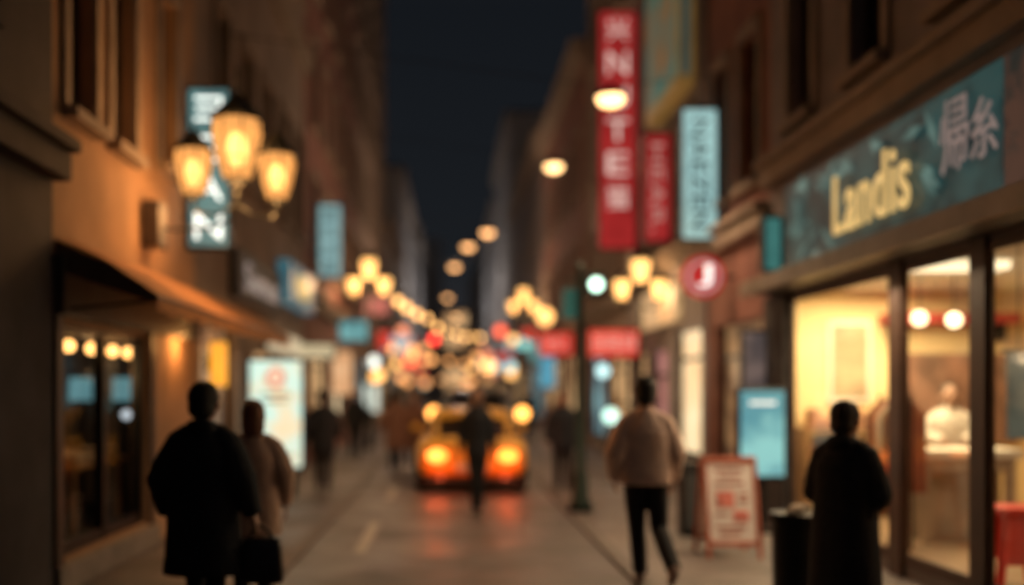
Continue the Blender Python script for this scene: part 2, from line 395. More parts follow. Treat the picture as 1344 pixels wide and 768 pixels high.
for z in (.29,.79,1.29):
    y=8.7
    while y<12: 
        w=random.uniform(.15,.35); mb.box(-5.8,-5.42,y,y+w,z+.003,z+random.uniform(.12,.35)); y+=w+.08
mb.obj('goods',mat('goods_cloth',(.3,.25,.2),.9,var=.6,scale=3),e,bevel=.02)
e=root('display_table',(-4.1,10.6,.2),'low wooden table with folded clothes in dim shop','table')
MB().box(-4.5,-3.7,9.9,11.4,.85,.9).box(-4.45,-4.4,9.95,10,.2,.849).box(-3.8,-3.75,9.95,10,.2,.849).box(-4.45,-4.4,11.3,11.35,.2,.849).box(-3.8,-3.75,11.3,11.35,.2,.849).obj('table_frame',mat('wood_warm',(.35,.2,.1),.5),e)
mb=MB()
for k in range(6): mb.box(-4.4+.35*(k%2),-4.1+.35*(k%2),10.0+.45*(k//2),10.35+.45*(k//2),.902,.96+.03*(k%3))
mb.obj('folded_goods',MATS['goods_cloth'],e,bevel=.01)
e=root('floor_lamp',(-3.7,11.6,.2),'small white globe lamp inside dim shop','lamp')
MB().ell((-3.8,11.7,1.36),.055).obj('globe',emat('bulb_cool',(.8,.9,1),1.0),e,smooth=True)
MB().tube([(-3.8,11.7,.2),(-3.8,11.7,.23),(-3.8,11.7,.24),(-3.8,11.7,1.3)],[.12,.12,.015,.015],14).obj('stand',dark_metal,e)
# awning
e=root('awning',(-3.2,11.3,2.4),'orange brown fabric awning over the shop front','awning')
mb=MB(); N=24
P=[(-3.17,2.90),(-2.75,2.69),(-2.35,2.42)]
for i in range(N):
    ya=8+6.6*i/N; yb=8+6.6*(i+1)/N
    for (a,b) in ((0,1),(1,2)):
        mb.quad((P[a][0],ya,P[a][1]),(P[b][0],ya,P[b][1]),(P[b][0],yb,P[b][1]),(P[a][0],yb,P[a][1]))
        mb.quad((P[a][0],ya,P[a][1]-.02),(P[b][0],ya,P[b][1]-.02),(P[b][0],yb,P[b][1]-.02),(P[a][0],yb,P[a][1]-.02))
    zb=2.42-.13-(.02 if i%2 else 0)
    mb.quad((-2.345,ya,2.42),(-2.345,yb,2.42),(-2.345,yb,zb),(-2.345,ya,zb))
mb.obj('canopy_cloth',awning_cloth,e)
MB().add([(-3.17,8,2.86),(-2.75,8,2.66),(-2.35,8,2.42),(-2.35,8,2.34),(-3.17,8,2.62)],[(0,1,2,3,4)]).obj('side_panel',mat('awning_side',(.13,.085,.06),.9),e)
mb=MB()
for y in (8.1,11.3,14.5): mb.tube([(-3.17,y,2.3),(-2.4,y,2.38)],.014,8)
mb.tube([(-2.36,8,2.4),(-2.36,14.6,2.4)],.02,8).obj('support_arm',dark_metal,e)

# ------------------------------------------------------------------ signs
def blade(label,x0,x1,y,z0,z1,boardm,letters,letterm,wallx,spin=0,cat='shop sign',thick=.16,framem=dark_metal,lw=.7,lh=.8,bold=.0,name='shop_sign',margin=.04,group=None):
    e=root(name,((x0+x1)/2,y,z0),label,cat,group)
    MB().box(x0+.03,x1-.03,y-thick/2-.004,y+thick/2+.004,z0+.03,z1-.03).obj('panel',boardm,e)
    MB().box(x0,x0+.03,y-thick/2,y+thick/2,z0,z1).box(x1-.03,x1,y-thick/2,y+thick/2,z0,z1).box(x0+.03,x1-.03,y-thick/2,y+thick/2,z0,z0+.03).box(x0+.03,x1-.03,y-thick/2,y+thick/2,z1-.03,z1).obj('frame',framem,e)
    xe=x1 if wallx>0 else x0
    for z in (z0+.2*(z1-z0),z1-.2*(z1-z0)): MB().tube([(xe,y,z),(wallx,y,z)],.022,8).obj('bracket',dark_metal,e)
    cx=(x0+x1)/2; W=(x1-x0)*lw
    if letters:
        if spin: textmesh(letters[0],W,(z1-z0)*lh,letterm,e,(cx,y-thick/2-.012,(z0+z1)/2),spin=spin,bold=bold)
        elif len(letters)==1: textmesh(letters[0],W,(z1-z0)*lh,letterm,e,(cx,y-thick/2-.012,(z0+z1)/2),bold=bold)
        else:
            n=len(letters); H=(z1-z0-2*margin); ch=H/n
            for i,c in enumerate(letters):
                if not c.strip(): continue
                textmesh(c,W,ch*lh,letterm,e,(cx,y-thick/2-.012,z1-margin-ch*(i+.5)),bold=bold)
    return e
white_glow=emat('letter_white',(.95,.97,.90),1.1)
letter_soft=emat('letter_soft',(.85,.62,.54),1.0)
red_board=emat('sign_red',(.44,.026,.026),.75,(.33,.018,.018),scale=1.5)
teal_board=emat('sign_teal',(.12,.26,.26),.85,(.085,.18,.185),scale=2)
pale_board=emat('sign_pale',(.42,.68,.66),.85,(.31,.53,.53),scale=2)
dark_letter=mat('letter_dark',(.03,.08,.09),.6)
blade('pale teal lit vertical sign with white letters on ochre wall',-3.15,-2.62,12.0,3.34,5.28,teal_board,['ヨ','E','A','N'],emat('letter_white_bright',(.95,1,.92),1.9),-3.2,lw=.62,lh=.66,bold=.0)
blade('narrow pale cyan lit vertical sign with dark characters',-3.1,-2.55,23.6,4.3,6.05,emat('sign_pale_dim',(.34,.56,.56),.8,(.26,.45,.46)),['書','店','本','屋'],dark_letter,-3.2,lh=.7,lw=.5)
blade('tall red vertical sign with big white characters',3.12,4.0-.06,21,4.6,9.62,red_board,['兴','N','U','T','E','猫',' '],letter_soft,3.98,lw=.54,lh=.66,bold=.0)
blade('small red vertical sign with white sideways lettering',3.42,3.93,17.7,4.25,6.2,red_board,['HEAR.'],emat('letter_pink',(.9,.5,.42),.5),3.98,spin=R(-90),lw=.45,lh=.8)
blade('pale teal lit vertical sign with dark sideways lettering',3.4,3.95,14.7,3.85,5.8,pale_board,['NAEZEN'],dark_letter,4.02,spin=R(-90),lw=.45,lh=.82)
blade('wide red lit sign with pale characters over shop',2.8,3.9,20.3,2.3,2.9,emat('sign_red_bright',(.85,.06,.035),.9,(.6,.03,.02)),['日旺四'],emat('letter_rose',(1,.6,.5),.8),3.98,lh=.5,lw=.75)
blade('red lit sign with pale characters on shop front',2.85,3.95,32,2.75,3.5,MATS['sign_red_bright'],['中口'],MATS['letter_rose'],3.98,lh=.5,lw=.6)
blade('small teal hanging sign beside glazed shop',3.72,3.96,11.9,3.05,3.72,emat('sign_darkteal',(.06,.21,.19),.8),[],white_glow,4.0)
blade('blue cyan vertical lit sign by shop entrance',2.95,3.45,32.6,1.7,2.75,emat('sign_blue',(.12,.45,.6),.9,(.05,.25,.4)),[],white_glow,3.98)
blade('cyan lit square sign hanging over pavement',-3.0,-2.2,27,2.95,3.55,emat('sign_cyan',(.25,.58,.58),.75,(.1,.3,.33)),[],white_glow,-3.18)
blade('warm cream lit panel sign hanging beside shop door',-3.1,-2.5,26,1.5,2.7,emat('sign_cream',(1,.62,.34),.75,(.8,.42,.2)),[],white_glow,-3.18)
blade('pale yellow lit wide sign hanging over pavement',-3.15,-2.35,20.6,2.28,2.62,emat('sign_straw',(.8,.66,.4),.7),[],white_glow,-3.22)
blade('pale blue lit wide sign on bracket',-3.0,-1.7,45,3.3,4.1,emat('sign_iceblue',(.4,.6,.68),.9),[],white_glow,-3.24)
fm=[emat('far_red',(.8,.06,.04),.9),emat('far_teal',(.12,.4,.4),.9),emat('far_amber',(1,.5,.18),1.1),emat('far_ice',(.5,.65,.7),.7),emat('far_rose',(.7,.2,.15),.8)]
fl=['red','teal','amber','pale blue','rose']
rnd=random.Random(11)
for i in range(24):
    left=i%2==0; y=34+i*2.9+rnd.random()*2; k=rnd.randrange(5); z=rnd.uniform(2.3,4.6); w=rnd.uniform(.5,1.0); h=rnd.uniform(.4,1.1)
    if left: blade('small %s lit hanging sign down the street'%fl[k],-3.0,-3.0+w,y,z,z+h,fm[k],[],white_glow,-3.22,group='hanging signs down the street')
    else: blade('small %s lit hanging sign down the street'%fl[k],3.85-w,3.85,y,z,z+h,fm[k],[],white_glow,4.0,group='hanging signs down the street')
# round red sign
e=root('round_sign',(3.56,14,3.24),'round red and white sign with curled emblem','shop sign')
def disc(mb,c,r,y0,y1,seg=40,mi=0): return mb.tube([(c[0],y0,c[1]),(c[0],y1,c[1])],r,seg,mi,ref=(0,0,1))
disc(MB(),(3.56,3.24),.30,13.95,14.05).obj('rim',emat('round_red',(.58,.025,.025),.75),e)
disc(MB(),(3.56,3.24),.235,13.935,14.065).obj('face',emat('round_white',(.75,.6,.56),.6),e)
disc(MB(),(3.56,3.24),.195,13.92,14.08).obj('face',MATS['round_red'],e)
textmesh('J',.19,.30,emat('emblem_white',(1,.95,.9),1.6),e,(3.57,13.905,3.25),bold=.01)
MB().tube([(3.86,14,3.24),(4.02,14,3.24)],.02,8).obj('bracket',dark_metal,e)
e=root('billboard',(3.85,17.4,6.8),'yellow framed coloured picture board high on wall','billboard')
MB().box(3.70,3.96,16.1,18.8,6.6,9.9).obj('frame',emat('billboard_frame',(.38,.2,.05),.4),e)
MB().box(3.68,3.699,16.25,18.65,6.8,9.75).obj('panel',emat('billboard_face',(.03,.16,.13),.6,(.22,.12,.05),scale=1.4),e)
MB().box(3.75,3.88,16.08,16.099,6.75,9.8).obj('side_panel',emat('billboard_side',(.04,.12,.12),.4),e)
# fascia signs left
e=root('fascia_sign',(-3.15,16.3,3.1),'long dark shop sign with pale lettering','shop sign')
MB().box(-3.215,-3.08,14.5,18.2,3.0,3.75).obj('board',mat('fascia_black',(.03,.028,.03),.6),e,bevel=.01)
textmesh('Sunus',2.8,.42,emat('letter_grey',(.6,.6,.62),.35),e,(-3.06,16.35,3.38),'left')
e=root('fascia_sign',(-3.1,20.2,3.3),'blue green lit shop sign with yellow oval','shop sign')
MB().box(-3.21,-2.98,18.6,21.9,3.3,4.1).obj('board',emat('fascia_blue',(.06,.2,.25),.6,(.03,.1,.14)),e,bevel=.01)
MB().ell((-2.97,20.2,3.7),(.03,1.0,.26),24,12).obj('emblem',emat('fascia_yellow',(.6,.5,.15),.6),e,smooth=True)
e=root('fascia_sign',(-3.1,19.5,2.5),'cream lit strip sign above shop windows','shop sign')
MB().box(-3.215,-3.05,17.6,20.4,2.36,2.68).obj('board',emat('fascia_cream',(.85,.7,.45),.65),e)
e=root('wall_sign',(-3.1,13.6,2.0),'small bright yellow vertical lit sign','shop sign')
MB().box(-3.15,-2.94,13.08,13.16,1.70,2.28).obj('panel',emat('sign_yellow',(1,.42,.04),1.2),e)
MB().box(-3.22,-3.151,13.09,13.15,1.9,2.1).obj('bracket',dark_metal,e)
e=root('fascia_sign',(3.9,18.7,2.8),'warm cream lit shop sign over bright window','shop sign')
MB().box(3.82,3.975,17.0,20.2,2.85,3.5).obj('board',emat('fascia_warmcream',(.9,.58,.28),.65,(.6,.35,.15)),e)
# advertising light boxes
e=root('advertising_lightbox',(-2.69,15.5,0),'free standing white lightbox poster with red circle','lightbox')
MB().box(-3.14,-2.24,15.42,15.58,.4,2.15).obj('case',dark_metal,e,bevel=.02)
MB().box(-3.09,-2.29,15.40,15.415,.46,2.1).obj('panel',emat('lightbox_face',(.6,.85,.74),1.1,(.88,.70,.45),scale=2.2,lo=.35,hi=.55),e)
mb=MB(); disc(mb,(-2.69,1.84),.16,15.385,15.399); mb.obj('emblem',emat('lightbox_red',(.8,.25,.15),.9),e)
mb=MB(); disc(mb,(-2.69,1.84),.09,15.372,15.384); mb.obj('emblem',emat('lightbox_peach',(1,.8,.6),1),e)
mb=MB(); 
for z,w in((1.56,.5),(1.46,.36),(.62,.55),(.54,.4)): mb.box(-2.69-w/2,-2.69+w/2,15.388,15.399,z,z+.035)
mb.obj('print_lines',mat('print_grey',(.2,.25,.22),.7),e)
for x0 in(-3.0,-2.48): MB().box(x0,x0+.1,15.44,15.56,0,.4).obj('leg',dark_metal,e)
e=root('advertising_lightbox',(3.6,11.5,0),'small free standing blue lightbox poster','lightbox')
MB().box(3.32,3.88,11.46,11.6,.62,1.68).obj('case',dark_metal,e,bevel=.02)
MB().box(3.35,3.85,11.445,11.458,.66,1.64).obj('panel',emat('lightbox_blue',(.25,.6,.62),.8,(.015,.20,.33),scale=1.8,lo=.45,hi=.64),e)
MB().box(3.45,3.75,11.435,11.444,1.48,1.52).obj('print_lines',MATS['letter_white'],e)
MB().box(3.55,3.65,11.49,11.57,.04,.62).box(3.38,3.82,11.4,11.66,0,.04).obj('stand',dark_metal,e)
e=root('poster_case',(3.95,12.6,1.7),'dark framed poster on the wall','poster')
MB().box(3.6,4.0,12.3,12.36,1.62,2.4).obj('frame',frame_brown,e); MB().box(3.64,3.96,12.285,12.299,1.66,2.36).obj('panel',emat('poster_dull',(.3,.22,.2),.45,(.1,.09,.1),scale=4),e)
e=root('advertising_lightbox',(-2.34,30,0),'narrow white lit poster box on pavement','lightbox')
MB().box(-2.6,-2.15,30,30.15,1.0,1.8).obj('panel',emat('lit_white',(.75,.85,.75),.9),e); MB().box(-2.4,-2.3,30.02,30.13,0,1.0).obj('leg',dark_metal,e)

# ------------------------------------------------------------------ shop on the right
fasc_m=emat('fascia_foliage',(.022,.085,.085),.6,(.004,.018,.022),scale=1.6,lo=.42,hi=.62)
e=root('fascia_sign',(3.95,9,2.95),'dark teal shop sign with leaf pattern and gold lettering','shop sign')
MB().box(3.86,3.985,6.95,11.5,2.97,3.98).obj('board',fasc_m,e,bevel=.01)
MB().box(3.86,3.985,5.2,6.94,2.97,3.98).obj('board',emat('fascia_brown',(.12,.055,.04),.45,(.02,.03,.03)),e,bevel=.01)
for mn in('fascia_foliage','fascia_brown'): MATS[mn].node_tree.nodes['Principled BSDF'].inputs['Base Color'].default_value=(.012,.025,.026,1)
textmesh('Landis',1.62,.58,emat('letter_gold',(.85,.56,.20),.9),e,(3.80,9.04,3.46),'right',extrude=.02,bold=.008)
textmesh('帰',.42,.56,emat('letter_ice',(.55,.42,.38),.36),e,(3.84,7.58,3.60),'right')
textmesh('糸',.36,.44,MATS['letter_ice'],e,(3.84,7.16,3.55),'right')
rl=random.Random(3)
for k in range(58):
    y=rl.uniform(7.2,11.4); z=rl.uniform(3.05,3.9)
    a=rl.uniform(-1.2,1.2); L=rl.uniform(.10,.24); w=L*.26
    if 8.15<y<9.95 and 3.05<z<3.76: continue
    if y<7.9 and k%3: continue
    d=V((0,math.cos(a),math.sin(a))); n=V((0,-math.sin(a),math.cos(a))); c=V((3.855-.0004*k,y,z))
    MB().add([c-d*L,c-n*w,c+d*L,c+n*w],[(0,1,2,3)]).obj('painted_leaf',emat('leaf_mint',(.15,.30,.27),.55,(.05,.15,.145),scale=3),e)
e=root('shop_canopy',(3.8,8.8,2.8),'thin flat dark canopy running over shop windows','canopy')
MB().box(3.58,3.99,5.2,12.2,2.80,2.94).obj('slab',mat('canopy_metal',(.08,.07,.065),.5,.3),e,bevel=.01)
MB().box(3.55,3.578,5.2,12.2,2.78,2.955).obj('edge_trim',mat('canopy_trim',(.2,.17,.14),.4,.4),e,bevel=.006)
int_wall=mat('interior_yellow',(.80,.62,.35),.8,var=.14,scale=1.5,bump=.1)
int_floor=mat('interior_floor',(.35,.24,.15),.4)
int_white=mat('interior_white',(.78,.74,.66),.7,var=.05)
x1=7.8
MB().quad((4.06,12.3,0.1),(x1,12.3,.1),(x1,12.3,2.9),(4.06,12.3,2.9)).quad((x1,3.1,.1),(x1,12.3,.1),(x1,12.3,2.9),(x1,3.1,2.9)).quad((4.06,3.1,0.1),(x1,3.1,.1),(x1,3.1,2.9),(4.06,3.1,2.9)).obj('interior_wall',int_wall,landis)
MB().quad((4.0,3.1,.11),(x1,3.1,.11),(x1,12.3,.11),(4.0,12.3,.11)).obj('interior_floor',int_floor,landis)
MB().quad((4.04,3.1,2.88),(x1,3.1,2.88),(x1,12.3,2.88),(4.04,12.3,2.88)).obj('interior_ceiling',int_white,landis)
for a,b in((8.98,11.6),(7.58,8.76),(4.6,7.38)): MB().box(4.022,4.03,a,b,.12,2.75).obj('shop_window',glass_clear,landis)
f=MB()
for a,b in((8.75,8.99),(7.37,7.59)): f.box(3.96,3.998,a,b,.0,2.79)
for a,b in((8.98,11.6),(7.58,8.76),(4.6,7.38)):
    f.box(3.985,4.018,a,a+.05,.12,2.75).box(3.985,4.018,b-.05,b,.12,2.75).box(3.985,4.018,a+.05,b-.05,.12,.22).box(3.985,4.018,a+.05,b-.05,2.68,2.75)
f.obj('window_frame',mat('frame_wood',(.06,.028,.016),.5),landis)
MB().box(3.9,3.998,11.62,12.38,0,2.79).obj('pilaster',stone_dark,landis,bevel=.02)
MB().box(5.7,7.7,9.15,9.22,.11,2.88).obj('interior_wall',mat('interior_taupe',(.22,.17,.15),.8),landis)
area((4.95,11.0,2.8),150,(1,.74,.40),1.4,1.6,(0,0,0)); area((5.6,7.0,2.8),40,(1,.72,.45),1.2,1.6,(0,0,0))
e=root('ceiling_lamp',(4.9,9.6,2.85),'flat rectangular lit ceiling panel','lamp'); MB().box(4.45,5.3,9.4,9.75,2.8,2.87).obj('panel',emat('panel_warm',(1,.8,.5),2.0),e)
for (x,y,z) in ((4.72,10,2.37),(5.12,10.1,2.36),(4.45,6.9,2.3)):
    e=root('pendant_lamp',(x,y,2.86),'warm glass globe pendant in the bright shop','lamp','globe pendants in the bright shop')
    MB().tube([(x,y,2.87),(x,y,z+.07)],.006,6).obj('cord',dark_metal,e)
    MB().ell((x,y,z),.075).obj('globe',emat('globe_warm',(1,.75,.42),5.0),e,smooth=True)
def picture(x0,x1_,z0,z1,y,fm_,pm,label):
    e=root('wall_picture',((x0+x1_)/2,y,z0),label,'picture')
    MB().box(x0,x1_,y-.03,y,z0,z1).obj('frame',fm_,e,bevel=.005); MB().box(x0+.05,x1_-.05,y-.036,y-.031,z0+.05,z1-.05).obj('print',pm,e)
picture(4.66,5.2,1.5,2.5,12.29,int_white,mat('print_sand',(.40,.31,.20),.8,var=.25,scale=3),'white framed sand coloured picture on yellow wall')
e=root('wall_panel',(6.1,12.25,.11),'dull rust lower wall panel in shop','wall panel'); MB().box(5.45,7.0,12.24,12.285,1.0,2.1).obj('board',mat('panel_rust',(.26,.14,.10),.6,var=.5,scale=3),e)
e=root('wall_shelf',(6.0,12.1,2.3),'red painted shelf board on shop wall','shelf'); MB().box(5.3,6.9,12.0,12.29,2.46,2.58).obj('board',mat('shelf_red',(.45,.06,.05),.5),e)
for x in(5.4,6.7): MB().box(x,x+.04,12.05,12.29,2.25,2.459).obj('bracket',dark_metal,e)
e=root('shop_counter',(5.1,10.2,.11),'white painted wooden service counter','counter')
MB().box(4.72,5.75,9.95,10.5,.96,1.05).obj('top',int_white,e,bevel=.01)
MB().box(4.78,5.7,10.3,10.46,.11,.959).box(4.75,4.83,9.98,10.06,.11,.959).box(5.6,5.68,9.98,10.06,.11,.959).box(4.83,5.6,10.0,10.05,.83,.959).obj('base',mat('counter_side',(.42,.33,.24),.6),e)
e=root('shop_shelf',(4.6,12.0,.11),'low wooden shelf with stacked goods under picture','shelf')
mb=MB(); 
for z in(.3,.75,1.15): mb.box(4.3,5.35,11.9,12.25,z,z+.04)
mb.box(4.26,4.3,11.9,12.25,.11,1.19).box(5.35,5.39,11.9,12.25,.11,1.19).obj('frame',MATS['wood_warm'],e)
mb=MB()
for z in(.34,.79,1.19):
    x=4.36
    while x<5.2:
        w=random.uniform(.08,.18); mb.box(x,x+w,11.95,12.2,z+.002,z+random.uniform(.12,.28)); x+=w+.03
mb.obj('goods',mat('goods_mixed',(.4,.2,.12),.7,var=.7,scale=5),e,bevel=.01)
e=root('clothes_rack',(4.6,9.6,.11),'metal rail hung with brown and rust garments','clothes rack')
MB().tube([(4.45,9.6,.11),(4.45,9.6,1.6),(4.45,10.3,1.6),(4.45,10.3,.11)],.015,8).obj('rail',dark_metal,e)
for k in range(5):
    y=9.68+k*.13
    mb=MB(); mb.stack([(.65,4.45,y,.2,.03),(1.0,4.45,y,.19,.035),(1.4,4.45,y,.19,.04),(1.5,4.45,y,.1,.03),(1.56,4.45,y,.02,.015)],16)
    mb.obj('garment',[mat('garment_rust',(.35,.12,.07),.9),mat('garment_brown',(.2,.12,.08),.9),mat('garment_cream',(.6,.5,.38),.9)][k%3],e,smooth=True)
e=root('bar_stool',(4.42,7.85,.11),'red painted wooden stool with solid sides','stool')
redp=mat('red_paint',(.85,.05,.035),.45)
sx0,sy0=4.44,7.82
MB().box(sx0-.2,sx0+.2,sy0-.2,sy0+.2,.68,.74).obj('seat',redp,e,bevel=.01)
for sx,sy in((-1,-1),(1,-1),(-1,1),(1,1)): MB().tube([(sx0+sx*.15,sy0+sy*.15,.68),(sx0+sx*.23,sy0+sy*.2,.11)],.035,8).obj('leg',redp,e)
for yy in(sy0-.18,sy0+.18):
    MB().add([(sx0-.15,yy,.679),(sx0+.15,yy,.679),(sx0+.2,yy,.3),(sx0-.2,yy,.3),(sx0-.15,yy+.02,.679),(sx0+.15,yy+.02,.679),(sx0+.2,yy+.02,.3),(sx0-.2,yy+.02,.3)],[(0,1,2,3),(7,6,5,4),(0,4,5,1),(1,5,6,2),(2,6,7,3),(3,7,4,0)]).obj('side_panel',redp,e)
e=root('display_table',(4.7,5.7,.11),'small wooden table behind glass','table')
MB().box(4.35,4.95,5.3,6.1,.78,.82).box(4.4,4.45,5.35,5.4,.11,.779).box(4.85,4.9,5.35,5.4,.11,.779).box(4.4,4.45,6.0,6.05,.11,.779).box(4.85,4.9,6.0,6.05,.11,.779).obj('table_frame',MATS['wood_warm'],e)
e=root('hanging_banner',(4.6,8.0,2.8),'pale blue cloth hanging from shop ceiling','banner')
MB().box(4.60,4.78,8.2,8.22,1.25,1.95).obj('cloth',mat('banner_blue',(.16,.26,.33),.9),e); MB().tube([(4.55,8.21,1.97),(4.83,8.21,1.97)],.012,8).tube([(4.69,8.21,1.97),(4.69,8.21,2.88)],.005,6).obj('rod',dark_metal,e)

# ------------------------------------------------------------------ lanterns
lantern_glass=glassmat('lantern_glass',(1,.78,.45),emi=(1,.43,.12),emis=1.35,emw=.65)
bulb_hot=emat('lantern_bulb',(1,.64,.28),6.5)
far_glass=emat('lantern_glass_far',(1,.52,.16),3.0)
iron=mat('cast_iron',(.02,.022,.02),.5,.7)
def lantern(parent,c,s,far=False,world=True):
    x,y,z=c
    g=MB().prism(c,.11*s,.16*s,-.26*s,-.1*s).prism(c,.16*s,.20*s,-.1*s,.1*s).prism(c,.20*s,.19*s,.1*s,.2*s).obj('lantern_glass',far_glass if far else lantern_glass,parent,world)
    fr=MB()
    for k in range(8):
        a=2*math.pi*(k+.5)/8; ca,sa=math.cos(a),math.sin(a)
        fr.tube([(x+.113*s*ca,y+.113*s*sa,z-.26*s),(x+.164*s*ca,y+.164*s*sa,z-.1*s),(x+.204*s*ca,y+.204*s*sa,z+.1*s),(x+.194*s*ca,y+.194*s*sa,z+.2*s)],.006*s,6)
    fr.prism(c,.215*s,.215*s,.2*s,.225*s).prism(c,.215*s,.12*s,.226*s,.33*s).prism(c,.10*s,.06*s,.331*s,.40*s).prism(c,.03*s,.008*s,.401*s,.5*s)
    fr.prism(c,.05*s,.11*s,-.32*s,-.262*s)
    f=fr.obj('lantern_frame',iron); f.parent=g
    if not far:
        b=MB().ell((x,y,z-.02*s),(.085*s,.085*s,.14*s)).obj('bulb',bulb_hot,smooth=True); b.parent=g
    return g
def scroll(p0,p1,drop,r=.02,seg=8):
    mb=MB(); pts=[]
    p0,p1=V(p0),V(p1)
    for i in range(13):
        t=i/12; q=p0.lerp(p1,t); q.z+= -math.sin(t*math.pi)*drop; pts.append(q)
    mb.tube(pts,r,seg); return mb
e=root('street_lamp',(-3.2,10.5,3.46),'ornate wall bracket street lamp with three lit lanterns','street lamp','ornate lantern street lamps')
C=(-2.24,10.5,4.22); LL=(-2.70,10.5,3.97); RR=(-1.82,10.5,3.92)
lantern(e,C,1.32); lantern(e,LL,1.0); lantern(e,RR,1.0)
mb=MB().tube([(-3.0,10.5,3.36),(-2.9,10.5,3.34),(-2.5,10.5,3.36),(-2.3,10.5,3.46),(-2.24,10.5,3.66),(-2.24,10.5,3.82)],[.018,.016,.016,.02,.024,.04],10)
mb.tube([(-2.24,10.5,3.6),(-2.45,10.5,3.5),(-2.66,10.5,3.52),(-2.70,10.5,3.65)],.018,8).tube([(-2.24,10.5,3.6),(-2.05,10.5,3.48),(-1.86,10.5,3.48),(-1.82,10.5,3.6)],.018,8)
mb.tube([(-2.24,10.5,4.85),(-2.24,10.5,5.05)],.015,8)
mb.obj('bracket',iron,e,smooth=True)
MB().box(-3.197,-3.0,10.3,10.62,3.14,3.62).obj('junction_box',mat('box_grey',(.12,.11,.105),.6),e,bevel=.02)
for c,p in ((C,42),(LL,22),(RR,28)): point((c[0],c[1]-.02,c[2]-.46),p,(1,.47,.16),.1)
point((-2.1,9.9,4.3),34,(1,.47,.17),.15)  # added fill for the near left wall, apart from the lantern bulbs
def postlamp(x,y,zt,sp,dz,s,label,base=0,power=25):
    e=root('street_lamp',(x,y,base),label,'street lamp','ornate lantern street lamps')
    zj=zt-.55*s-.1
    MB().tube([(x,y,base),(x,y,base+.3),(x,y,base+.35),(x,y,base+1.1),(x,y,base+1.15),(x,y,zj+.25)],[.13,.11,.075,.06,.045,.035],12).obj('post',iron,e,smooth=True)
    for sg in(-1,1): scroll((x,y,zj),(x+sg*sp,y,zt-dz-.3*s),.12).obj('arm',iron,e,smooth=True)
    lantern(e,(x,y,zt),s,True); lantern(e,(x-sp,y,zt-dz),s*.85,True); lantern(e,(x+sp,y,zt-dz),s*.85,True)
    point((x,y-.3,zt-.5),power,(1,.58,.28),.2)
postlamp(-2.26,28,5.08,.44,.5,1.1,'ornate post street lamp with three lit lanterns',power=130)
postlamp(3.45,18,3.82,.34,.34,.85,'smaller ornate post street lamp with three lanterns by shops',power=45)
postlamp(3.2,43,5.75,.46,.5,1.15,'distant ornate post street lamp with three lanterns',power=130)

for (x,y,z,p,far) in((2.2,13.6,5.64,520,0),(2.25,21.5,6.48,300,0),(1.17,30.5,6.48,220,1),(.62,33.5,6.48,0,1),(.2,39,6.48,260,1),(-.1,52,6.48,300,1),(.5,66,6.48,400,1)):
    e=root('suspended_street_lamp',(x,y,z),'shallow dome street lamp hung from cable across street','street lamp','lamps hung over the street')
    pts=[]
    for i in range(17):
        t=i/16; X=-3.2+7.2*t; pts.append((X,y,z+.14+.14*abs(X-x)))
    MB().tube(pts,.006,6).obj('cable',dark_metal,e)
    MB().stack([(z+.02,x,y,.22,.19),(z+.08,x,y,.19,.16),(z+.12,x,y,.1,.1),(z+.18,x,y,.03,.03)],20).obj('shade',iron,e,smooth=True)
    MB().ell((x,y,z-.01),(.19,.17,.12)).obj('lens',emat('street_lens_far',(1,.48,.18),4.0) if far else emat('street_lens',(1,.58,.24),5.0),e,smooth=True)
    if p: spot((x,y,z-.15),p,(1,.64,.36),128)
# added fill points with no fixture, brightening the upper and far facades
point((.4,24,7.5),150,(1,.66,.42),.5); point((.4,40,8),260,(1,.68,.46),.5)
point((.4,78,9),480,(.95,.88,.85),.4); point((.4,105,10),560,(.9,.88,.9),.4)
# string lights
def string(A,B,n,drop,bm,r,label,ends,sep):
    e=root('string_lights',(A+B)/2,label,'string lights')
    pts=[A.lerp(B,i/60)-V((0,0,drop*math.sin(math.pi*i/60))) for i in range(61)]
    MB().tube([V(ends[0])]+pts+[V(ends[1])],.01,6).obj('wire',dark_metal,e)
    rr=random.Random(5)
    for i in range(n):
        t=((i+.5)/n)**sep; q=A.lerp(B,t)-V((0,0,drop*math.sin(math.pi*t)+.12+rr.uniform(0,.14))); k=r*rr.uniform(.7,1.25); MB().ell(q,(k,k,k*1.2),12,8).obj('bulb',bm,e,smooth=True)
string(V((-1.85,34,4.95)),V((2.1,61,5.0)),10,.42,emat('festoon_bulb',(1,.50,.16),5.5),.105,'string of warm bulbs draped diagonally over the street',((-3.2,30,6.0),(4.0,66,6.2)),1.35)
string(V((-2.6,40,3.6)),V((2.6,78,4.0)),6,.3,emat('festoon_bulb_dim',(1,.42,.13),3.5),.14,'second string of warm bulbs farther down the street',((-3.2,39,3.8),(4.0,80,4.3)),1.3)

def globe(x,y,z,r,m,label,wallx,cat='wall lamp',name='wall_lamp',group=None):
    e=root(name,(x,y,z),label,cat,group)
    MB().ell((x,y,z),r).obj('globe',m,e,smooth=True)
    MB().tube([(x,y,z+r*.9),(x,y,z+r+.08),(wallx,y,z+r+.08)],.018,8).obj('bracket',dark_metal,e)
globe(-2.34,30.4,2.5,.18,emat('g_white',(.9,.95,.85),2.6),'round white globe lamp on shop bracket',-3.18)
globe(3.08,20.0,2.03,.13,emat('g_cyanwhite',(.55,.85,.85),2.0),'round pale lamp hung below red sign',3.98)
globe(3.17,19.6,1.14,.15,emat('g_mint',(.6,.95,.8),2.2),'round mint lamp on low wall bracket',3.98)
globe(1.8,40,2.6,.18,emat('g_cyan',(.25,.65,.7),2.4),'round cyan lamp beside far shop',3.98)
globe(2.45,40,2.6,.18,MATS['g_cyan'],'round cyan lamp beside far shop',3.98)
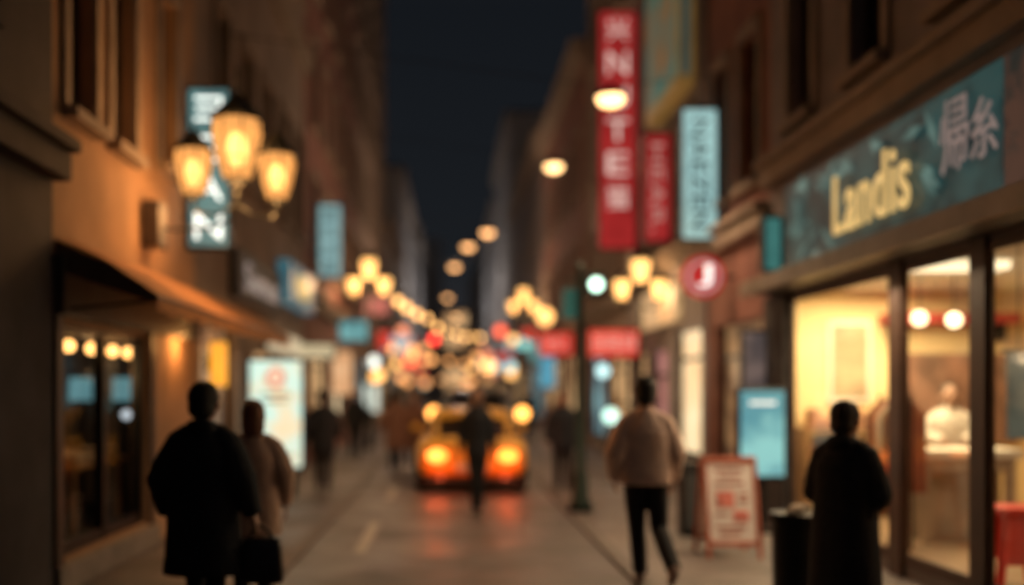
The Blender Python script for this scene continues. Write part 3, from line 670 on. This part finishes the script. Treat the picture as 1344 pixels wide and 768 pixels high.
globe(2.85,38,3.4,.18,emat('g_teal',(.12,.5,.46),2.4),'round teal lamp on shop front',3.98)
globe(2.56,50,4.6,.26,emat('g_red',(1,.12,.05),3.0),'round red paper lantern on bracket',4.02)
globe(3.3,29,1.2,.17,emat('g_teal2',(.12,.45,.45),1.6),'round teal lamp low on shop front',3.98)
globe(-1.9,47,3.0,.26,MATS['g_red'],'round red paper lantern on bracket',-3.24)
globe(-2.5,36,2.2,.17,emat('g_amber',(1,.5,.15),3.4),'round amber lamp on bracket',-3.24)
globe(2.9,47,2.4,.2,MATS['g_amber'],'round amber lamp on bracket',4.02)
for i in range(26):
    left=i%2; y=33+i*2.3; k=rnd.randrange(6)
    m=[MATS['g_amber'],emat('g_amber_dim',(1,.42,.14),2.6),emat('g_rose',(.9,.28,.14),2.0),emat('g_teal_dim',(.18,.55,.55),2.0),MATS['g_amber'],MATS['g_amber_dim'] if 'g_amber_dim' in MATS else None][k]
    x=-3.2+rnd.uniform(.4,2.6) if left else 4.0-rnd.uniform(.4,2.6)
    globe(x,y,rnd.uniform(2.0,4.2),rnd.uniform(.17,.27),m,['round amber lamp','dim round amber lamp','dim round rose lamp','dim round teal lamp','round amber lamp','dim round amber lamp'][k]+' on long shop bracket',-3.22 if left else 4.0,group='lamps down the street')
e=root('traffic_light',(-.77,50,4.0),'small traffic light showing red hung over the street','traffic light')
MB().box(-.95,-.6,50,50.3,3.3,4.5).obj('housing',dark_metal,e,bevel=.03); MB().ell((-.775,49.98,4.2),(.2,.05,.2)).obj('lens',emat('tl_red',(1,.06,.04),6),e,smooth=True)
MB().tube([(-3.24,50.1,5.0),(-.775,50.1,5.0),(-.775,50.1,4.5)],.04,8).obj('arm',dark_metal,e)

# green pole
e=root('signal_pole',(1.77,13.6,0),'dark green street pole with small pale signal head','street pole')
x,y=1.79,13.6
MB().tube([(x,y,0),(x,y,.12),(x,y,.16),(x,y,.5),(x,y,.55),(x,y,3.3),(x,y,3.4)],[.17,.16,.12,.1,.07,.05,.02],16).obj('pole',green_paint,e,smooth=True)
MB().box(1.54,1.79-.075,13.45,13.62,2.62,3.02).obj('signal_box',emat('signal_box_green',(.03,.13,.10),.6),e,bevel=.02)
MB().box(1.87,2.12,13.5,13.7,2.92,3.24).obj('signal_head',green_paint,e,bevel=.02)
MB().ell((1.99,13.49,3.08),(.09,.03,.09)).obj('signal_lens',emat('signal_lens',(.65,1,.78),4.0),e,smooth=True)
MB().tube([(1.6,y,3.15),(1.9,y,3.15)],.02,8).obj('bracket',green_paint,e)

# A-board, bin, box
e=root('sandwich_board',(2.79,10,0),'rust red framed sandwich board with pale panel and pink picture','sandwich board')
rust=mat('frame_rust',(.42,.12,.07),.6)
def leaf_board(sg):
    mb=MB(); h=.98; y0=10+sg*.26; y1=10+sg*.03
    def P(x,t): return (x,y0+(y1-y0)*t,h*t)
    def bar(xa,xb,ta,tb):
        a,b,c,d=P(xa,ta),P(xb,ta),P(xb,tb),P(xa,tb); k=.03*sg
        vs=[a,b,c,d]+[(q[0],q[1]+k,q[2]) for q in (a,b,c,d)]
        mb.add(vs,[(0,1,2,3),(7,6,5,4),(0,4,5,1),(1,5,6,2),(2,6,7,3),(3,7,4,0)])
    bar(2.52,2.56,0,1);bar(3.02,3.06,0,1);bar(2.56,3.02,.94,1);bar(2.56,3.02,.12,.17)
    mb.obj('frame',rust,e)
    mb=MB(); a,b,c,d=P(2.56,.17),P(3.02,.17),P(3.02,.94),P(2.56,.94); k=.012*sg
    mb.add([(q[0],q[1]+k,q[2]) for q in (a,b,c,d)],[(0,1,2,3)]); return mb
leaf_board(-1).obj('panel',mat('chalk_panel',(.9,.82,.78),.5,var=.08,scale=7),e); leaf_board(1).obj('panel',MATS['chalk_panel'],e)
mb=MB()
def onb(xa,xb,ta,tb,off=.018):
    za,zb=.98*ta,.98*tb; ya,yb=9.74+.23*ta-off,9.74+.23*tb-off
    mb.quad((xa,ya,za),(xb,ya,za),(xb,yb,zb),(xa,yb,zb))
onb(2.64,2.82,.5,.66); onb(2.80,2.95,.36,.47)
mb.obj('printed_picture',mat('print_pink',(.7,.22,.18),.6,var=.3,scale=9),e)
mb=MB()
for t,xa,w in((.86,2.64,.28),(.79,2.68,.2),(.72,2.62,.3),(.61,2.86,.1),(.55,2.86,.1),(.42,2.62,.12),(.29,2.62,.3),(.23,2.66,.2)): onb(xa,xa+w,t,t+.025)
mb.obj('chalk_writing',mat('chalk_red',(.4,.12,.08),.8),e)
e=root('litter_bin',(2.68,7.7,0),'round dark metal litter bin filled with pale rubbish','bin')
MB().tube([(2.68,7.7,0),(2.68,7.7,.05),(2.68,7.7,.68)],[.15,.17,.185],24).obj('body',dark_metal,e,smooth=False)
MB().tube([(2.68,7.7,.66),(2.68,7.7,.7)],[.2,.2],24).obj('rim',dark_metal,e)
mb=MB()
for k in range(9): mb.ell((2.68+random.uniform(-.1,.1),7.7+random.uniform(-.1,.1),.71+random.uniform(0,.03)),(.06,.05,.035),8,6)
mb.obj('rubbish',mat('rubbish_paper',(.5,.42,.33),.9,var=.5,scale=9),e)
e=root('utility_box',(2.75,11.3,0),'dark metal utility box standing on pavement','utility box')
MB().box(2.62,2.88,11.2,11.45,0,.78).obj('body',dark_metal,e,bevel=.02); MB().box(2.6,2.9,11.18,11.47,.781,.83).obj('lid',dark_metal,e,bevel=.01); MB().box(2.65,2.85,11.19,11.199,.1,.7).obj('door',mat('box_door',(.03,.035,.04),.5),e)

# ------------------------------------------------------------------ cars
def car(label,loc,L,W,H,paint,tailz,tailx,tails,tailm,belt=.9,group='cars on the street',ty=.02):
    e=root('car',loc,label,'car',group)
    hw=W/2
    st=[(0,.80,.42,belt-.16),(.015,.92,.30,belt-.08),(.06,.98,.22,belt-.01),(.22,1,.2,belt+.02),(.5,.985,.2,belt),(.72,.995,.2,belt-.05),(.88,.96,.22,belt-.14),(.965,.86,.28,belt-.25),(1,.68,.38,belt-.36)]
    prof=lambda w,zb,zs:[(0,zb),(w*.8,zb),(w*.96,zb+.08),(w,(zb+zs)/2),(w*.985,zs-.13),(w*.9,zs-.02),(w*.6,zs+.03),(0,zs+.045)]
    vs=[];n=None
    for (t,wf,zb,zs) in st:
        p=prof(hw*wf,zb,zs); ring=p+[(-a,b) for a,b in reversed(p[1:-1])]
        n=len(ring); vs+=[(a,t*L,b) for a,b in ring]
    fs=[]
    for i in range(len(st)-1):
        for k in range(n): fs.append((i*n+k,i*n+(k+1)%n,(i+1)*n+(k+1)%n,(i+1)*n+k))
    fs.append(tuple(reversed(range(n)))); fs.append(tuple((len(st)-1)*n+k for k in range(n)))
    MB().add(vs,fs).obj('body',paint,e,False,smooth=True,subsurf=2)
    gs=[(.07,belt-.02,.62,.6),(.20,H-.16,.80,.60),(.33,H-.04,.84,.66),(.48,H-.03,.85,.67),(.60,H-.14,.84,.64),(.75,belt-.02,.8,.62)]
    vs=[];fs=[]
    for (t,zt,wb,wt) in gs:
        zb=belt-.05
        vs+=[(hw*wb,t*L,zb),(hw*(wb*.35+wt*.65),t*L,(zb+zt)/2+.05 if zt>belt else zt),(hw*wt,t*L,zt),(-hw*wt,t*L,zt),(-hw*(wb*.35+wt*.65),t*L,(zb+zt)/2+.05 if zt>belt else zt),(-hw*wb,t*L,zb)]
    for i in range(len(gs)-1):
        for k in range(6): fs.append((i*6+k,i*6+(k+1)%6,(i+1)*6+(k+1)%6,(i+1)*6+k))
    MB().add(vs,fs).obj('window',mat('car_glass',(.015,.016,.02),.08),e,False,smooth=True)
    vs=[];fs=[];rs=gs[1:5]
    for j,(t,zt,wb,wt) in enumerate(rs):
        tt=t+(-.015 if j==0 else .015 if j==3 else 0)
        for xx,dz in((-wt-.03,-.03),(-wt*.9,.02),(-wt*.4,.045),(wt*.4,.045),(wt*.9,.02),(wt+.03,-.03)): vs.append((hw*xx,tt*L,zt+dz))
    for i in range(3):
        for k in range(5): fs.append((i*6+k,i*6+k+1,(i+1)*6+k+1,(i+1)*6+k))
    r=MB().add(vs,fs).obj('roof',paint,e,False,smooth=True); md=r.modifiers.new('s','SOLIDIFY'); md.thickness=.025
    for s in(-1,1):
        for a,b,rr in(((s*hw*.64,.075*L,belt),(s*hw*.63,.2*L,H-.15),.04),((s*hw*.84,.36*L,belt),(s*hw*.68,.36*L,H-.05),.022),((s*hw*.8,.74*L,belt),(s*hw*.66,.61*L,H-.13),.025)):
            MB().tube([a,b],rr,8).obj('pillar',paint,e,False,smooth=True)
    for s in(-1,1):
        for yy in(.19*L,.8*L):
            t=MB().tube([(s*(hw-.24),yy,.32),(s*(hw-.21),yy,.32),(s*(hw-.03),yy,.32),(s*(hw+.0),yy,.32)],[.29,.32,.32,.29],28).obj('wheel',mat('tyre_rubber',(.015,.015,.015),.8),e,False)
            rm=MB().tube([(s*(hw-.02),yy,.32),(s*(hw+.008),yy,.32)],[.2,.19],20)
            for q in range(5):
                a=q*2*math.pi/5; rm.tube([(s*(hw+.01),yy,.32),(s*(hw+.01),yy+.18*math.cos(a),.32+.18*math.sin(a))],.02,6)
            ro=rm.obj('rim',mat('rim_metal',(.4,.4,.4),.35,.8)); ro.parent=t
    for s in(-1,1):
        MB().ell((s*tailx,ty,tailz),tails,20,12).obj('tail_light',tailm,e,False,smooth=True)
        MB().ell((s*hw*.72,L*.965,belt-.28),(.16,.1,.08)).obj('headlight',mat('headlight_glass',(.6,.6,.6),.1),e,False,smooth=True)
        MB().ell((s*(hw+.06),L*.66,belt+.08),(.1,.05,.07)).tube([(s*hw*.86,L*.66,belt+.02),(s*(hw+.03),L*.66,belt+.06)],.02,6).obj('mirror',paint,e,False,smooth=True)
        MB().tube([(s*hw*.55,-.03,.26),(s*hw*.55,.15,.26)],.045,12).obj('exhaust_pipe',mat('rim_metal',(.4,.4,.4),.35,.8),e,False)
    MB().box(-hw*.9,hw*.9,-.03,.1,.18,.27).obj('bumper',mat('bumper_black',(.02,.02,.02),.6),e,False,bevel=.03)
    MB().box(-.26,.26,-.045,-.02,.38,.49).obj('number_plate',mat('plate_white',(.6,.58,.5),.5),e,False)
    return e
taxi_paint=mat('car_paint_orange',(1.0,.50,.06),.5,.0,var=.05,coat=.3)
car('low orange yellow car with glowing amber tail lights',(.37,16.1,RZ),4.3,1.88,1.36,taxi_paint,.62,.57,(.16,.06,.10),emat('tail_amber',(1,.20,.025),6,(1,.28,.05)),belt=.90)
for x in(-.20,.94): point((x,15.8,.32),7,(1,.10,.03),.1)
car('dark wide estate car with high amber side lamps',(.66,23,RZ),4.6,2.1,1.72,mat('car_paint_dark',(.02,.02,.024),.3,coat=.8),1.14,1.02,(.15,.06,.15),emat('tail_orange',(1,.40,.08),6),belt=1.16)

# ------------------------------------------------------------------ people
skin=mat('skin',(.42,.24,.17),.55,var=.08,scale=20)
def hand(mb,W,d,inward,fwd=V((0,1,0)),curl=1.0):
    d=d.normalized(); n=(inward-d*inward.dot(d)).normalized(); t=d.cross(n).normalized()
    ts=1 if t.dot(fwd)>=0 else -1
    mb.ell(W+d*.05,(.042,.017,.055),12,8,axes=(t,n,d))
    for i,L in enumerate((.072,.082,.076,.06)):
        off=t*ts*(.031-.0205*i)
        p0=W+d*.075+off; p1=p0+d*L*.5; d2=d*math.cos(.6*curl)+n*math.sin(.6*curl); p2=p1+d2*L*.35
        d3=d*math.cos(1.3*curl)+n*math.sin(1.3*curl); p3=p2+d3*L*.28
        mb.tube([p0,p1,p2,p3],[.0098,.0092,.0088,.007],8)
    q=W+d*.025+t*ts*.03; q1=q+(t*ts*.7+d*.6+n*.35).normalized()*.035; q2=q1+(t*ts*.2+d*.85+n*.5).normalized()*.03
    mb.tube([q,q1,q2],[.013,.011,.008],8)
def person(label,loc,heading,height,top,bottom,hairm,hem=.6,pose=None,broad=1.0,vox=.011,long_hair=False,flare=.0,shoem=None,skirt=True,hood=False,puff=0.0,group='people on the street',hs=1.1):
    P=dict(Le=(-.255,-.03,1.13),Lw=(-.275,.03,.87),Re=(.255,-.03,1.13),Rw=(.275,.03,.87),
           Lk=(-.10,.02,.50),La=(-.10,-.01,.08),Rk=(.10,.02,.50),Ra=(.10,-.01,.08))
    if pose: P.update(pose)
    s=height/(1.755+.12*(hs-1))
    e=root('person',loc,label,'person',group,rot=heading,scale=(s*broad,s*broad,s))
    g={k:V(v) for k,v in P.items()}
    HZ=1.63
    def h(p): return (p[0]*hs,p[1]*hs,HZ+(p[2]-HZ)*hs)
    def hr(r): return tuple(a*hs for a in r)
    mb=MB()
    mb.stack([(.84,0,0,.13,.09),(.93,0,0,.165,.11),(1.02,0,0,.15,.105),(1.12,0,0,.135,.1),(1.24,0,0,.15,.108),(1.33,0,0,.165,.112),(1.40,0,0,.13,.092),(1.45,0,0,.085,.07)])
    mb.tube([(0,0,1.42),(0,.01,1.5),(0,.02,1.6)],[.068,.06,.058],12)
    for c,r in (((0,.02,1.64),(.08,.1,.113)),((0,.045,1.58),(.057,.066,.06)),((0,.12,1.622),(.014,.02,.022)),((0,.11,1.582),(.027,.014,.012))): mb.ell(h(c),hr(r),18,12)
    for sx in(-1,1): mb.ell(h((sx*.082,.01,1.628)),hr((.013,.024,.034)),8,6); mb.ell(h((sx*.034,.107,1.66)),hr((.022,.014,.009)),8,6)
    for el,wr,x in((g['Le'],g['Lw'],-1),(g['Re'],g['Rw'],1)):
        sh=V((x*.16,0,1.37)); m1=sh.lerp(el,.4)
        mb.ell(sh,(.06,.06,.058),12,8); mb.tube([V((x*.07,0,1.43)),sh,m1,el,el.lerp(wr,.35),wr],[.05,.055,.05,.04,.041,.028],12)
        hand(mb,wr,(wr-el),V((-x,.15,0)))
    for kn,an,x in((g['Lk'],g['La'],-1),(g['Rk'],g['Ra'],1)):
        hp=V((x*.09,0,.9)); mb.tube([hp,hp.lerp(kn,.4),kn,kn.lerp(an,.35),an],[.088,.08,.055,.056,.038],12)
        mb.tube([an+V((0,-.035,-.03)),an+V((0,.08,-.045)),an+V((0,.15,-.055))],[.035,.035,.025],10)
    mb.obj('body',skin,e,False,remesh=vox*.75,smoothit=1)
    mb=MB(); mb.ell(h((0,-.004,1.668)),hr((.092,.106,.1)),20,14)
    if long_hair:
        mb.ell(h((0,-.045,1.57)),hr((.09,.065,.12))); mb.ell((0,-.055,1.46),(.085,.05,.1))
    else: mb.ell(h((0,-.036,1.61)),hr((.081,.073,.078)))
    mb.obj('hair',hairm,e,False,remesh=vox,smoothit=2)
    for sx in(-1,1): MB().ell(h((sx*.034,.109,1.642)),hr((.013,.009,.008)),10,6).obj('eye',mat('eye_dark',(.05,.04,.035),.2),e,False,smooth=True)
    MB().ell(h((0,.119,1.58)),hr((.021,.006,.006)),10,6).obj('mouth',mat('lips',(.35,.12,.1),.5),e,False,smooth=True)
    mb=MB(); q=.022+puff
    secs=[]
    if skirt: secs+=[(hem,0,0,.2+flare+puff,.15+flare*.8+puff*.6),(hem+.12,0,0,.195+flare*.8+puff,.148+flare*.6+puff*.6)]
    else: secs+=[(.86,0,0,.165+q,.115+q)]
    secs+=[(.95,0,0,.172+q,.118+q),(1.08,0,0,.158+q,.11+q),(1.20,0,0,.16+q,.117+q),(1.29,0,0,.165+q*.7,.12+q),(1.37,0,0,.14+q*.5,.105+q*.8),(1.43,0,0,.10+q*.4,.085+q*.5),(1.48,0,0.0,.075+q*.3,.07+q*.4)]
    mb.stack(secs,28)
    mb.tube([(0,0,1.43),(0,-.004,1.51)],[.092,.078],16)
    if hood: mb.ell((0,-.07,1.455),(.12,.085,.075))
    for el,wr,x in((g['Le'],g['Lw'],-1),(g['Re'],g['Rw'],1)):
        sh=V((x*.155,0,1.355))
        mb.tube([V((x*.05,0,1.425)),V((x*.105,0,1.40)),sh,sh.lerp(el,.4),el,el.lerp(wr,.35),wr],[.058+q*.3,.064+q*.4,.068+q*.6,.066+q*.75,.056+q*.8,.05+q*.6,.038+q*.4],14)
        mb.ell(el,.054+q*.8,12,8)
    mb.obj('coat' if skirt else 'shirt',top,e,False,remesh=vox,smoothit=6)
    mb=MB(); mb.stack([(.82,0,0,.14,.1),(.9,0,0,.175,.122),(1.0,0,0,.162,.116)],24)
    for kn,an,x in((g['Lk'],g['La'],-1),(g['Rk'],g['Ra'],1)):
        hp=V((x*.09,0,.88)); mb.tube([hp,hp.lerp(kn,.45),kn,kn.lerp(an,.4),an],[.1,.094,.074,.072,.062],14); mb.ell(kn,.074,12,8)
    mb.obj('trousers',bottom,e,False,remesh=vox,smoothit=2)
    for an in(g['La'],g['Ra']):
        mb=MB(); tilt=0 if an.z<.11 else -.10
        mb.tube([an+V((0,-.06,-.035)),an+V((0,.0,-.038)),an+V((0,.10,-.045+tilt*.6)),an+V((0,.19,-.05+tilt))],[.036,.043,.04,.026],12); mb.ell(an+V((0,-.01,0)),(.045,.055,.045),12,8)
        mb.obj('shoe',shoem or mat('shoe_black',(.015,.014,.014),.4),e,False,remesh=vox,smoothit=1)
    return e
def cloth(n,c): return mat(n,c,.9,var=.2,scale=8,bump=.5,bscale=18)
black_coat=cloth('cloth_black',(.016,.017,.022)); navy=cloth('cloth_navy',(.02,.024,.034)); dk=cloth('cloth_dark_trousers',(.013,.014,.019))
beige=cloth('cloth_beige',(.55,.36,.27)); blush=cloth('cloth_blush',(.85,.62,.52)); brown=cloth('cloth_brown',(.28,.14,.10)); cream=cloth('cloth_cream',(.62,.56,.50))
hair_b=mat('hair_black',(.012,.01,.01),.6,bump=.6,bscale=90); hair_r=mat('hair_auburn',(.24,.09,.04),.6,bump=.6,bscale=90); hair_n=mat('hair_brown',(.04,.022,.016),.6,bump=.6,bscale=90)
stride=dict(Lk=(-.09,.17,.51),La=(-.09,.26,.09),Rk=(.09,-.03,.48),Ra=(.09,-.36,.17),Le=(-.26,-.13,1.14),Lw=(-.29,-.05,.90),Re=(.25,.06,1.14),Rw=(.26,.2,.94))
person('person in bulky dark hooded coat seen from behind walking',(-1.68,6.8,0),R(-6),1.70,black_coat,dk,hair_b,hem=.42,puff=.055,flare=.035,hood=True,vox=.009,hs=1.22,
       pose=dict(Re=(.29,-.03,1.08),Rw=(.36,.02,.84),Le=(-.29,-.03,1.08),Lw=(-.30,.08,.84),Lk=(-.1,.1,.5),La=(-.1,.12,.08),Ra=(.1,-.14,.1)))
person('person with auburn hair in beige coat walking beside companion',(-1.50,7.6,0),R(10),1.57,beige,dk,hair_r,hem=.62,puff=.045,vox=.009,long_hair=True,hs=1.15)
e=root('handbag',(-1.27,6.80,.42),'dark leather handbag held in hand at knee height','handbag')
MB().stack([(.34,-1.28,6.80,.14,.065),(.38,-1.28,6.80,.15,.075),(.58,-1.28,6.80,.135,.055),(.64,-1.28,6.80,.12,.03)],24,p=4).obj('body',mat('leather_dark',(.015,.012,.014),.4),e,smooth=True)
MB().tube([(-1.37,6.80,.62),(-1.34,6.80,.69),(-1.29,6.80,.725),(-1.24,6.80,.69),(-1.2,6.80,.62)],.011,8).obj('handle',mat('leather_dark',(.015,.012,.014),.4),e,smooth=True)
person('person in pale blush jacket and black trousers walking away',(1.66,8.43,0),R(-3),1.76,blush,dk,hair_b,skirt=False,puff=.03,vox=.009,hs=1.12,
       pose=dict(Lk=(-.06,.10,.49),La=(-.03,.10,.08),Rk=(.11,-.02,.48),Ra=(.17,-.40,.20),Le=(-.265,-.06,1.12),Lw=(-.25,.08,.90),Re=(.245,.0,1.12),Rw=(.245,.10,.89)),shoem=mat('shoe_pale',(.35,.25,.22),.6))
person('person in long black coat standing near the lit shop',(2.74,6.9,0),R(-50),1.57,black_coat,dk,hair_n,hem=.2,puff=.05,flare=.05,vox=.009,hood=True,hs=1.22,
       pose=dict(Le=(-.25,.03,1.06),Lw=(-.14,.20,.96),Re=(.25,.03,1.06),Rw=(.13,.20,.95)))
person('person in dark clothes standing in the roadway before the car',(.38,13.6,RZ),R(175),1.74,navy,dk,hair_b,hem=.8,puff=.0,vox=.012,broad=.86,pose=dict(Lk=(-.05,.04,.5),La=(-.03,.0,.08),Rk=(.05,.04,.5),Ra=(.04,.02,.08)))
person('person in dark coat walking past lit poster',(-2.02,15.9,0),R(5),1.66,navy,dk,hair_b,hem=.7,vox=.013,pose=stride,puff=.02)
person('person in dark jacket on the far pavement',(-2.32,24.6,0),R(170),1.68,black_coat,dk,hair_b,hem=.7,vox=.014,puff=.02)
person('person in brown coat walking on the road edge',(-1.1,20.3,RZ),R(0),1.70,brown,dk,hair_n,hem=.5,vox=.014,pose=stride,puff=.02)
person('person in dull brown coat walking with another',(-.75,21.0,RZ),R(185),1.66,brown,dk,hair_r,hem=.45,vox=.014,puff=.02)
person('person in dark jacket on the kerb near the pole',(1.85,16.2,0),R(180),1.64,navy,dk,hair_b,hem=.75,vox=.013,puff=.02)
person('person in dark clothing far along the pavement',(-2.0,34,0),R(0),1.7,black_coat,dk,hair_b,hem=.7,vox=.016,pose=stride)
person('person in dark clothing far along the pavement',(2.4,30,0),R(180),1.72,black_coat,dk,hair_b,hem=.7,vox=.016,pose=stride)
person('person in brown coat far along the pavement',(2.9,26,0),R(0),1.66,brown,dk,hair_b,hem=.6,vox=.016)
person('shop assistant in cream blouse standing behind counter',(5.5,10.95,.11),R(160),1.60,cream,dk,hair_n,skirt=False,vox=.01,puff=.02,group='people in the shop',long_hair=True,hs=1.15,
       pose=dict(Le=(-.25,.05,1.15),Lw=(-.15,.26,1.08),Re=(.25,.05,1.15),Rw=(.12,.26,1.08)))
# light spilling from shops
area((-2.4,17.5,2.2),16,(1,.7,.4),.3,1.5,(0,R(-30),0),'shop_light')
area((3.7,9.4,2.7),70,(1,.70,.42),.1,2.6,(0,R(25),0),'shop_light')
point((-3.0,11.6,2.2),16,(1,.44,.12),.1)
point((-2.9,14.2,2.1),12,(1,.55,.22),.1)
point((3.5,16.6,2.0),18,(1,.75,.45),.3)

# ------------------------------------------------------------------ world
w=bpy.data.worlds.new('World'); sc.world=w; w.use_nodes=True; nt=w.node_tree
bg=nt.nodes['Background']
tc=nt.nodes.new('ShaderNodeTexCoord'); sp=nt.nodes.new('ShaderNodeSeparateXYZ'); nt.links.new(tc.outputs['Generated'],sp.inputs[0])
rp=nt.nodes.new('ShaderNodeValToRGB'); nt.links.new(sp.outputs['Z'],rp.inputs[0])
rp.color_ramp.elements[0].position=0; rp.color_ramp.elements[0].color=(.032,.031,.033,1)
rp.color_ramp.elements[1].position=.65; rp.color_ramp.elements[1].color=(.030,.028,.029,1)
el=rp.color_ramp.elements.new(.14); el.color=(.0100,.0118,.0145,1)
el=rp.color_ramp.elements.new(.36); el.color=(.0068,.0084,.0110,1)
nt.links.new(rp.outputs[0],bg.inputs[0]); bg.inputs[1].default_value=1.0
# ------------------------------------------------------------------ camera
cam=bpy.data.cameras.new('Camera'); co=bpy.data.objects.new('Camera',cam); COL.objects.link(co)
co.location=(0,0,1.65); co.rotation_euler=(R(90),0,0)
cam.lens=35; cam.sensor_width=36; cam.shift_x=.061; cam.shift_y=.0952; cam.clip_end=1500; cam.clip_start=.05
cam.dof.use_dof=True; cam.dof.focus_distance=4.3; cam.dof.aperture_fstop=.44
sc.camera=co
sc.view_settings.view_transform='Standard'; sc.view_settings.look='None'; sc.view_settings.exposure=0
